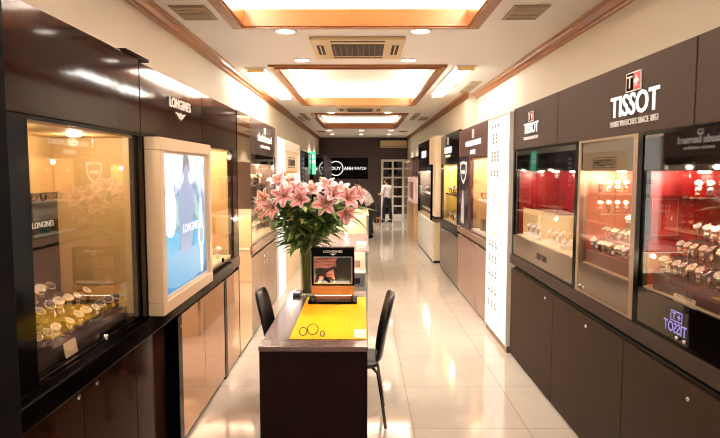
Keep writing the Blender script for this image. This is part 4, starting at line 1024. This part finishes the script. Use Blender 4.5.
def flower(c, d, size, opn, parent, rnd):
    a, b = ortho(d); d = d.normalized(); mb = MB()
    rot = rnd.uniform(0, PI)
    for k in range(6):
        an = rot+k*PI/3+rnd.uniform(-.12, .12); rad = a*math.cos(an)+b*math.sin(an); tang = d.cross(rad)
        inner = k % 2; L = size*(1.0 if inner else .95); Wd = size*(.24 if inner else .17)
        n = 9; V = []; UV = []
        for i in range(n):
            s = i/(n-1); ang = .25+opn*s*1.0+.75*max(0, s-.55)**1.3*2
            # integrate the curve
            if i == 0: p = Vector((0, 0, 0)); px, pz = .12*size*.3, 0
            else: px += math.sin(ang)*L/(n-1); pz += math.cos(ang)*L/(n-1)
            w = Wd*(math.sin(PI*min(1, .12+s*.88))**.75)*(1 if s < .98 else .05)+.002
            for j in range(5):
                u = -1+j*.5; ruf = .05*size*abs(u)*math.sin(s*14+k*2+u)*.5
                V.append(c+rad*(px)+d*(pz+ruf+.10*size*u*u*(.3+.7*(1-s))*.6)+tang*(u*w)); UV.append((abs(u)*.75+.25*max(0, s-.5), s))
        F = [(i*5+j, i*5+j+1, (i+1)*5+j+1, (i+1)*5+j) for i in range(n-1) for j in range(4)]
        mb.add(V, F, 0, UV, smooth=True)
    fo = mb.build('bloom', M_petal, parent); md = fo.modifiers.new('Solid', 'SOLIDIFY'); md.thickness = .0015
    st = MB(); an_ = MB()
    for k in range(6):
        an = rot+.5+k*PI/3; rad = a*math.cos(an)+b*math.sin(an)
        p0 = c+d*size*.05; p1 = c+d*size*.45+rad*size*.12; p2 = c+d*size*.62+rad*size*.24
        st.tube([p0, p1, p2], .0016, 5); tg = d.cross(rad); an_.tube([p2-tg*.009, p2, p2+tg*.009], [.001, .0035, .001], 6)
    st.tube([c, c+d*size*.75], [.003, .002], 5)
    s = st.build('stamens', M_throat, parent); s.parent = fo
    s2 = an_.build('anthers', M_anther, parent); s2.parent = fo
def bud(c, d, size, parent):
    a, b = ortho(d); d = d.normalized()
    prof = [(.15, 0), (.5, .1), (.9, .3), (1, .5), (.85, .75), (.4, .95), (.05, 1)]
    rings = [[c+d*h*size+(a*math.cos(2*PI*k/10)+b*math.sin(2*PI*k/10))*r*size*.17 for k in range(10)] for r, h in prof]
    MB().ring_loft(rings).build('bud', M_bud, parent)
def leafblade(mb, base, d, up, L, w, mi):
    d = d.normalized(); side = d.cross(up).normalized(); n = 7; V = []
    curl = random.uniform(.15, .7)
    for i in range(n):
        s = i/(n-1); c = base+d*L*s+Vector((0, 0, -1))*L*curl*s*s*.6
        ww = w*(math.sin(PI*min(1, .08+.92*s))**.8)+.0008
        nn = side.cross(d)
        V += [c-side*ww+nn*ww*.35, c, c+side*ww+nn*ww*.35]
    F = [(i*3+j, i*3+j+1, (i+1)*3+j+1, (i+1)*3+j) for i in range(n-1) for j in range(2)]
    mb.add(V, F, mi, smooth=True)
LILIES = [  # bloom points (x, z), y, facing, size, openness, words that tell the stem apart
    ((-.675, 1.70), 4.86, (-.3, -.5, .8), .145, .9, 'pink lily reaching up at the upper left of the bouquet', 0),
    ((-.76, 1.56), 4.80, (-.7, -.7, .15), .145, 1.1, 'pink lily facing out at far left of the bouquet, higher of two', 0),
    ((-.625, 1.61), 4.74, (-.1, -.9, .3), .15, 1.2, 'pale pink open lily at left centre of bouquet, facing the aisle', 0),
    ((-.545, 1.63), 4.90, (.1, -.8, .5), .14, 1.0, 'pink lily right of the pale one in the left cluster', 1),
    ((-.43, 1.63), 4.86, (.35, -.5, .7), .145, 1.0, 'pale pink lily leaning right between the two flower clusters', 1),
    ((-.785, 1.47), 4.86, (-.75, -.5, -.15), .14, 1.1, 'pink lily drooping low at the far left of the bouquet', 0),
    ((-.70, 1.50), 4.72, (-.4, -.9, .0), .13, 1.1, 'pink lily low in left cluster with petals curled back', 0),
    ((-.285, 1.655), 4.86, (-.1, -.6, .8), .155, 1.0, 'big pink lily pointing up at top of right cluster', 1),
    ((-.295, 1.53), 4.72, (.0, -.95, .12), .155, 1.35, 'wide open star shaped lily at bottom of right cluster', 0),
    ((-.185, 1.63), 4.95, (.2, -.4, .85), .14, .8, 'pink lily upright at back of the right cluster', 1),
    ((-.13, 1.59), 4.78, (.45, -.75, .3), .16, 1.0, 'deep pink lily facing right in the right cluster', 0),
    ((-.14, 1.47), 4.76, (.2, -.8, -.3), .14, .9, 'pink lily hanging low at right side of the bouquet', 0),
    ((-.055, 1.60), 4.86, (.6, -.6, .4), .13, 1.0, 'pink lily stretching out at far right of the bouquet', 0),
    ((-.60, 1.70), 4.98, (-.05, -.2, .95), .14, .8, 'pink lily at the back top between left cluster blooms', 1),
    ((-.49, 1.56), 4.76, (-.15, -.9, .25), .14, 1.0, 'pale pink lily low in the middle of the left cluster', 0),
    ((-.235, 1.61), 4.72, (.1, -.8, .55), .14, .85, 'pink lily in the heart of the right cluster, half open', 0),
]
rnd = random.Random(11)
for i, ((x, z), y, d, size, opn, lab, hasbud) in enumerate(LILIES):
    size *= .9; z = z+.025 if z < 1.58 else z
    an = i*2.4; bx, by = VX+.03*math.cos(an), VY+.03*math.sin(an)
    root = thing('pink_lily', lab, 'flower', (bx, by, DZ+.025), 'pink lilies in the glass vase')
    d = Vector(d).normalized(); c = Vector((x, y, z-.02)); b0 = Vector((bx, by, DZ+.025)); b1 = Vector((VX+.035*math.cos(an+PI*.0), VY+.035*math.sin(an), DZ+.36))
    ctrl = Vector((VX+(x-VX)*.35, VY+(y-VY)*.4, z-.30)); end = c-d*.02; ctrl2 = end-d*.10-Vector((0, 0, .06))
    pts = [b0, b1]+[((1-s)**3)*b1+3*s*(1-s)**2*ctrl+3*s*s*(1-s)*ctrl2+s**3*end for s in [k/10 for k in range(1, 11)]]
    MB().tube(pts, [.0062]*3+[.0045]*5+[.0036]*4, 7).build('stem', M_stem, root)
    flower(c, d, size, opn, root, rnd)
    lm = MB()
    for k in range(30):
        s = rnd.uniform(.1, .84); j = 1+s*10; j0 = int(j); p = pts[j0].lerp(pts[min(j0+1, 11)], j-j0)
        aa = k*2.4+i+rnd.uniform(-.4, .4); dd = Vector((math.cos(aa), math.sin(aa)*.9, rnd.uniform(-.15, .75)))
        random.seed(i*50+k)
        tip = p+dd.normalized()*.2; low = p+dd.normalized()*.13-Vector((0, 0, .05))
        if any(-.44 < v.x < -.03 and 4.53 < v.y < 4.84 and v.z < 1.20 for v in (tip, low, p, tip-Vector((0, 0, .1)))): continue
        leafblade(lm, p, dd, Vector((0, 0, 1)), rnd.uniform(.16, .27), rnd.uniform(.019, .033), 0 if rnd.random() < .8 else 1)
    lm.build('leaves', [M_leaf, M_leafy], root)
    if hasbud:
        p = pts[9]; e = c+Vector((rnd.uniform(-.06, .06), rnd.uniform(-.02, .06), .035)); MB().tube([p, p.lerp(e, .5)+Vector((0, 0, -.01)), e], .003, 6).build('bud_stem', M_stem, root)
        bud(e, Vector((rnd.uniform(-.3, .3), -.1, 1)), .085, root)

# ------------------------------------------------------------------ PEOPLE
def skin_geo(vs, es, rad, sub=2):
    me = bpy.data.meshes.new('tmp'); me.from_pydata([Vector(v) for v in vs], es, []); o = bpy.data.objects.new('tmp', me); COL.objects.link(o)
    o.modifiers.new('Skin', 'SKIN'); sd = o.modifiers.new('Sub', 'SUBSURF'); sd.levels = sub
    L = me.skin_vertices[0].data
    for i, r in enumerate(rad): L[i].radius = (r, r) if not isinstance(r, tuple) else r
    L[0].use_root = True
    dg = bpy.context.evaluated_depsgraph_get(); m = o.evaluated_get(dg).to_mesh()
    V = [v.co.copy() for v in m.vertices]; F = [list(p.vertices) for p in m.polygons]
    o.evaluated_get(dg).to_mesh_clear(); bpy.data.objects.remove(o); bpy.data.meshes.remove(me)
    return V, F
def blob(c, r, n=14, m=10):
    V = [Vector(c)+Vector((r[0]*math.sin(PI*j/m)*math.cos(2*PI*k/n), r[1]*math.sin(PI*j/m)*math.sin(2*PI*k/n), r[2]*math.cos(PI*j/m))) for j in range(m+1) for k in range(n)]
    F = [(j*n+k, j*n+(k+1) % n, (j+1)*n+(k+1) % n, (j+1)*n+k) for j in range(m) for k in range(n)]
    return V, F
def remeshed(parts, vox):
    mb = MB()
    for V, F in parts: mb.add(V, F)
    o = mb.build('tmp', M_white); md = o.modifiers.new('R', 'REMESH'); md.mode = 'VOXEL'; md.voxel_size = vox; sm = o.modifiers.new('S', 'SMOOTH'); sm.iterations = 2
    dg = bpy.context.evaluated_depsgraph_get(); m = o.evaluated_get(dg).to_mesh()
    V = [v.co.copy() for v in m.vertices]; F = [list(p.vertices) for p in m.polygons]
    o.evaluated_get(dg).to_mesh_clear(); bpy.data.objects.remove(o)
    return V, F
M_skin = mat('skin', lin(206, 154, 122), .5)
M_shirt = mat('white shirt', lin(236, 228, 222), .7, bump=.1, bscale=14)
M_trous = mat('black trousers', lin(24, 21, 24), .7)
M_hair = mat('black hair', lin(22, 17, 16), .5)
def person(label, loc, rz, lean, arm_l, arm_r, step, head_tilt, H=1.0):
    """local frame faces +y; lean is the forward bend of the torso in radians"""
    t = thing('person', label, 'person', (0, 0, 0))
    S = lambda u, h: Vector((0, math.sin(u)*h, math.cos(u)*h))
    pel = Vector((0, 0, .88)); waist = pel+S(lean*.6, .13); chest = waist+S(lean, .20); shc = chest+S(lean, .13); neck = shc+S(lean*.9, .07); hc = neck+S(lean*.5+head_tilt, .13)
    shl, shr = shc+Vector((-.175, 0, -.01)), shc+Vector((.175, 0, -.01))
    hipl, hipr = pel+Vector((-.09, 0, -.04)), pel+Vector((.09, 0, -.04))
    kl, kr = Vector((-.10, .03+step*.5, .47)), Vector((.10, .03-step*.5, .47)); al, ar = Vector((-.10, step, .09)), Vector((.10, -step, .09))
    el, wl = shc+Vector(arm_l[0]), shc+Vector(arm_l[1]); er, wr = shc+Vector(arm_r[0]), shc+Vector(arm_r[1])
    V = [pel, waist, chest, shc, neck, hc-S(lean*.5+head_tilt, .05), shl, el, wl, shr, er, wr, hipl, kl, al, hipr, kr, ar]
    E_ = [(0, 1), (1, 2), (2, 3), (3, 4), (4, 5), (3, 6), (6, 7), (7, 8), (3, 9), (9, 10), (10, 11), (0, 12), (12, 13), (13, 14), (0, 15), (15, 16), (16, 17)]
    R = [.12, .11, .13, .10, .052, .055, .058, .042, .026, .058, .042, .026, .085, .056, .036, .085, .056, .036]
    parts = [skin_geo(V, E_, R)]
    ha = lean*.5+head_tilt; fw = Vector((0, math.cos(ha), -math.sin(ha))); up = S(ha, 1)
    parts.append(blob(hc, (.075, .092, .112))); parts.append(blob(hc+fw*.02-up*.055, (.055, .068, .055)))
    parts.append(blob(hc+fw*.094-up*.012, (.014, .018, .024), 8, 6)); parts.append(blob(hc+fw*.082-up*.055, (.026, .012, .011), 8, 6))
    for sx in (-1, 1): parts.append(blob(hc+Vector((sx*.076, 0, 0))-fw*.008, (.011, .02, .032), 8, 6))
    for w, e, sx in ((wl, el, -1), (wr, er, 1)):   # hands: palm, four unequal bent fingers and a thumb
        dr = (w-e).normalized(); sd = dr.cross(Vector((1, 0, 0))); sd = sd.normalized() if sd.length > .1 else Vector((0, 1, 0)); nr = dr.cross(sd)
        pc = w+dr*.05; parts.append(skin_geo([w-dr*.02, w+dr*.03, pc+dr*.03], [(0, 1), (1, 2)], [(.024, .02), (.036, .018), (.038, .016)], 2))
        for k, ln in enumerate((.058, .068, .063, .048)):
            b = pc+dr*.025+sd*(-.030+.020*k); parts.append(skin_geo([b, b+dr*ln*.55+nr*.006*sx, b+dr*ln*.9+nr*.022*sx], [(0, 1), (1, 2)], [.0095, .0085, .0075], 1))
        b = w+dr*.025-sd*.03; parts.append(skin_geo([b, b-sd*.025+dr*.03, b-sd*.03+dr*.058], [(0, 1), (1, 2)], [.012, .0105, .009], 1))
    M = Matrix.Translation(Vector(loc)) @ Matrix.Rotation(rz, 4, 'Z') @ Matrix.Scale(H, 4)
    t.location = loc
    def put(nm, geo, m, par=t):
        V, F = geo; mb = MB(); mb.add([M @ v for v in V], F, smooth=True); return mb.build(nm, m, par)
    body = put('body', remeshed(parts, .0075), M_skin)
    # clothes: slightly larger continuous skins, cut at collar, cuffs and hems
    hem = pel+Vector((0, 0, -.06))
    sv = [hem, waist, chest, shc, shc+S(lean, .045), shl, shl.lerp(el, .97), el.lerp(wl, .75), shr, shr.lerp(er, .97), er.lerp(wr, .75)]
    put('shirt', skin_geo(sv, [(0, 1), (1, 2), (2, 3), (3, 4), (3, 5), (5, 6), (6, 7), (3, 8), (8, 9), (9, 10)], [.142, .136, .152, .125, .066, .078, .060, .042, .078, .060, .042], 2), M_shirt)
    put('trousers', skin_geo([pel+S(lean*.6, .10), pel, hipl, kl, al+Vector((0, 0, -.01)), hipr, kr, ar+Vector((0, 0, -.01))], [(0, 1), (1, 2), (2, 3), (3, 4), (1, 5), (5, 6), (6, 7)], [.133, .146, .105, .080, .062, .105, .080, .062], 2), M_trous)
    hv, hf = blob(hc+up*.022-fw*.016, (.084, .096, .108), 18, 14)
    hv2 = []
    for v in hv:   # cut the hair back from the face
        q = v-hc; f_ = q.dot(fw); u_ = q.dot(up)
        if f_ > .03 and u_ < .055: v = v-fw*(f_-.02)*.9
        hv2.append(v)
    put('hair', (hv2, hf), M_hair)
    fe = MB()
    for sx in (-1, 1):
        V, F = blob(hc+fw*.084+up*.008+Vector((sx*.03, 0, 0)), (.012, .008, .007), 8, 6); fe.add([M @ v for v in V], F, smooth=True)
    fe.build('eyes', M_hair, t)
    for a in (al, ar):
        V, F = skin_geo([Vector((a.x, a.y-.05, .045)), Vector((a.x, a.y+.06, .04)), Vector((a.x, a.y+.16, .032))], [(0, 1), (1, 2)], [(.045, .042), (.048, .038), (.04, .03)], 2)
        zmin = min(v.z for v in V); put('shoe', ([v-Vector((0, 0, zmin-.001)) for v in V], F), M_black)
    return t
person('person in white shirt and black trousers bending left over the counter, seen behind the lilies', (.24, 15.8, 0), PI/2+.15, .62,
       ((-.20, .16, -.20), (-.12, .36, -.12)), ((.20, .14, -.22), (.12, .36, -.16)), .04, .25, H=1.0)
person('person in white shirt and black trousers standing before white lattice back door', (.90, 20.8, 0), .75, .10,
       ((-.22, .02, -.26), (-.16, .22, -.30)), ((.22, -.02, -.26), (.20, .16, -.40)), .10, .15, H=.94)
t = thing('travel_bag', 'black bag on the floor beside the person at the back door', 'bag', (.52, 20.6, 0))
box('body', .40, .60, 20.5, 20.75, .001, .45, mat('black cloth', lin(26, 24, 26), .8), t, bev=.05)
MB().tube([(.43, 20.62, .44), (.43, 20.62, .62), (.57, 20.62, .62), (.57, 20.62, .44)], .012, 8).build('handle', M_blackstrap, t)
t = thing('stool', 'small reddish brown wooden stool on floor near the black bag', 'stool', (.56, 19.6, 0))
box('seat', .46, .66, 19.5, 19.75, .22, .25, M_wood, t, bev=.005)
for x in (.475, .63):
    for y in (19.515, 19.72): box('leg', x, x+.018, y, y+.018, 0, .2195, M_wood, t)

# ------------------------------------------------------------------ LIGHT, CAMERA
w = bpy.data.worlds.new('World'); SC.world = w; w.use_nodes = True
w.node_tree.nodes['Background'].inputs[0].default_value = (1, .95, .90, 1); w.node_tree.nodes['Background'].inputs[1].default_value = .65
cam = bpy.data.cameras.new('Camera'); co = bpy.data.objects.new('Camera', cam); COL.objects.link(co)
cam.sensor_width = 36; cam.lens = 36*590/720; cam.clip_start = .05; cam.clip_end = 80
co.location = (0, 0, 1.8); co.rotation_euler = (PI/2-math.atan(48/590), 0, math.atan(2/590))
SC.camera = co
SC.view_settings.view_transform = 'Standard'; SC.view_settings.look = 'None'; SC.view_settings.gamma = 1; SC.view_settings.exposure = .74
SC.cycles.filter_width = 1.1; SC.cycles.max_bounces = 8; SC.cycles.transparent_max_bounces = 16; SC.cycles.use_denoising = True; SC.cycles.sample_clamp_indirect = 6
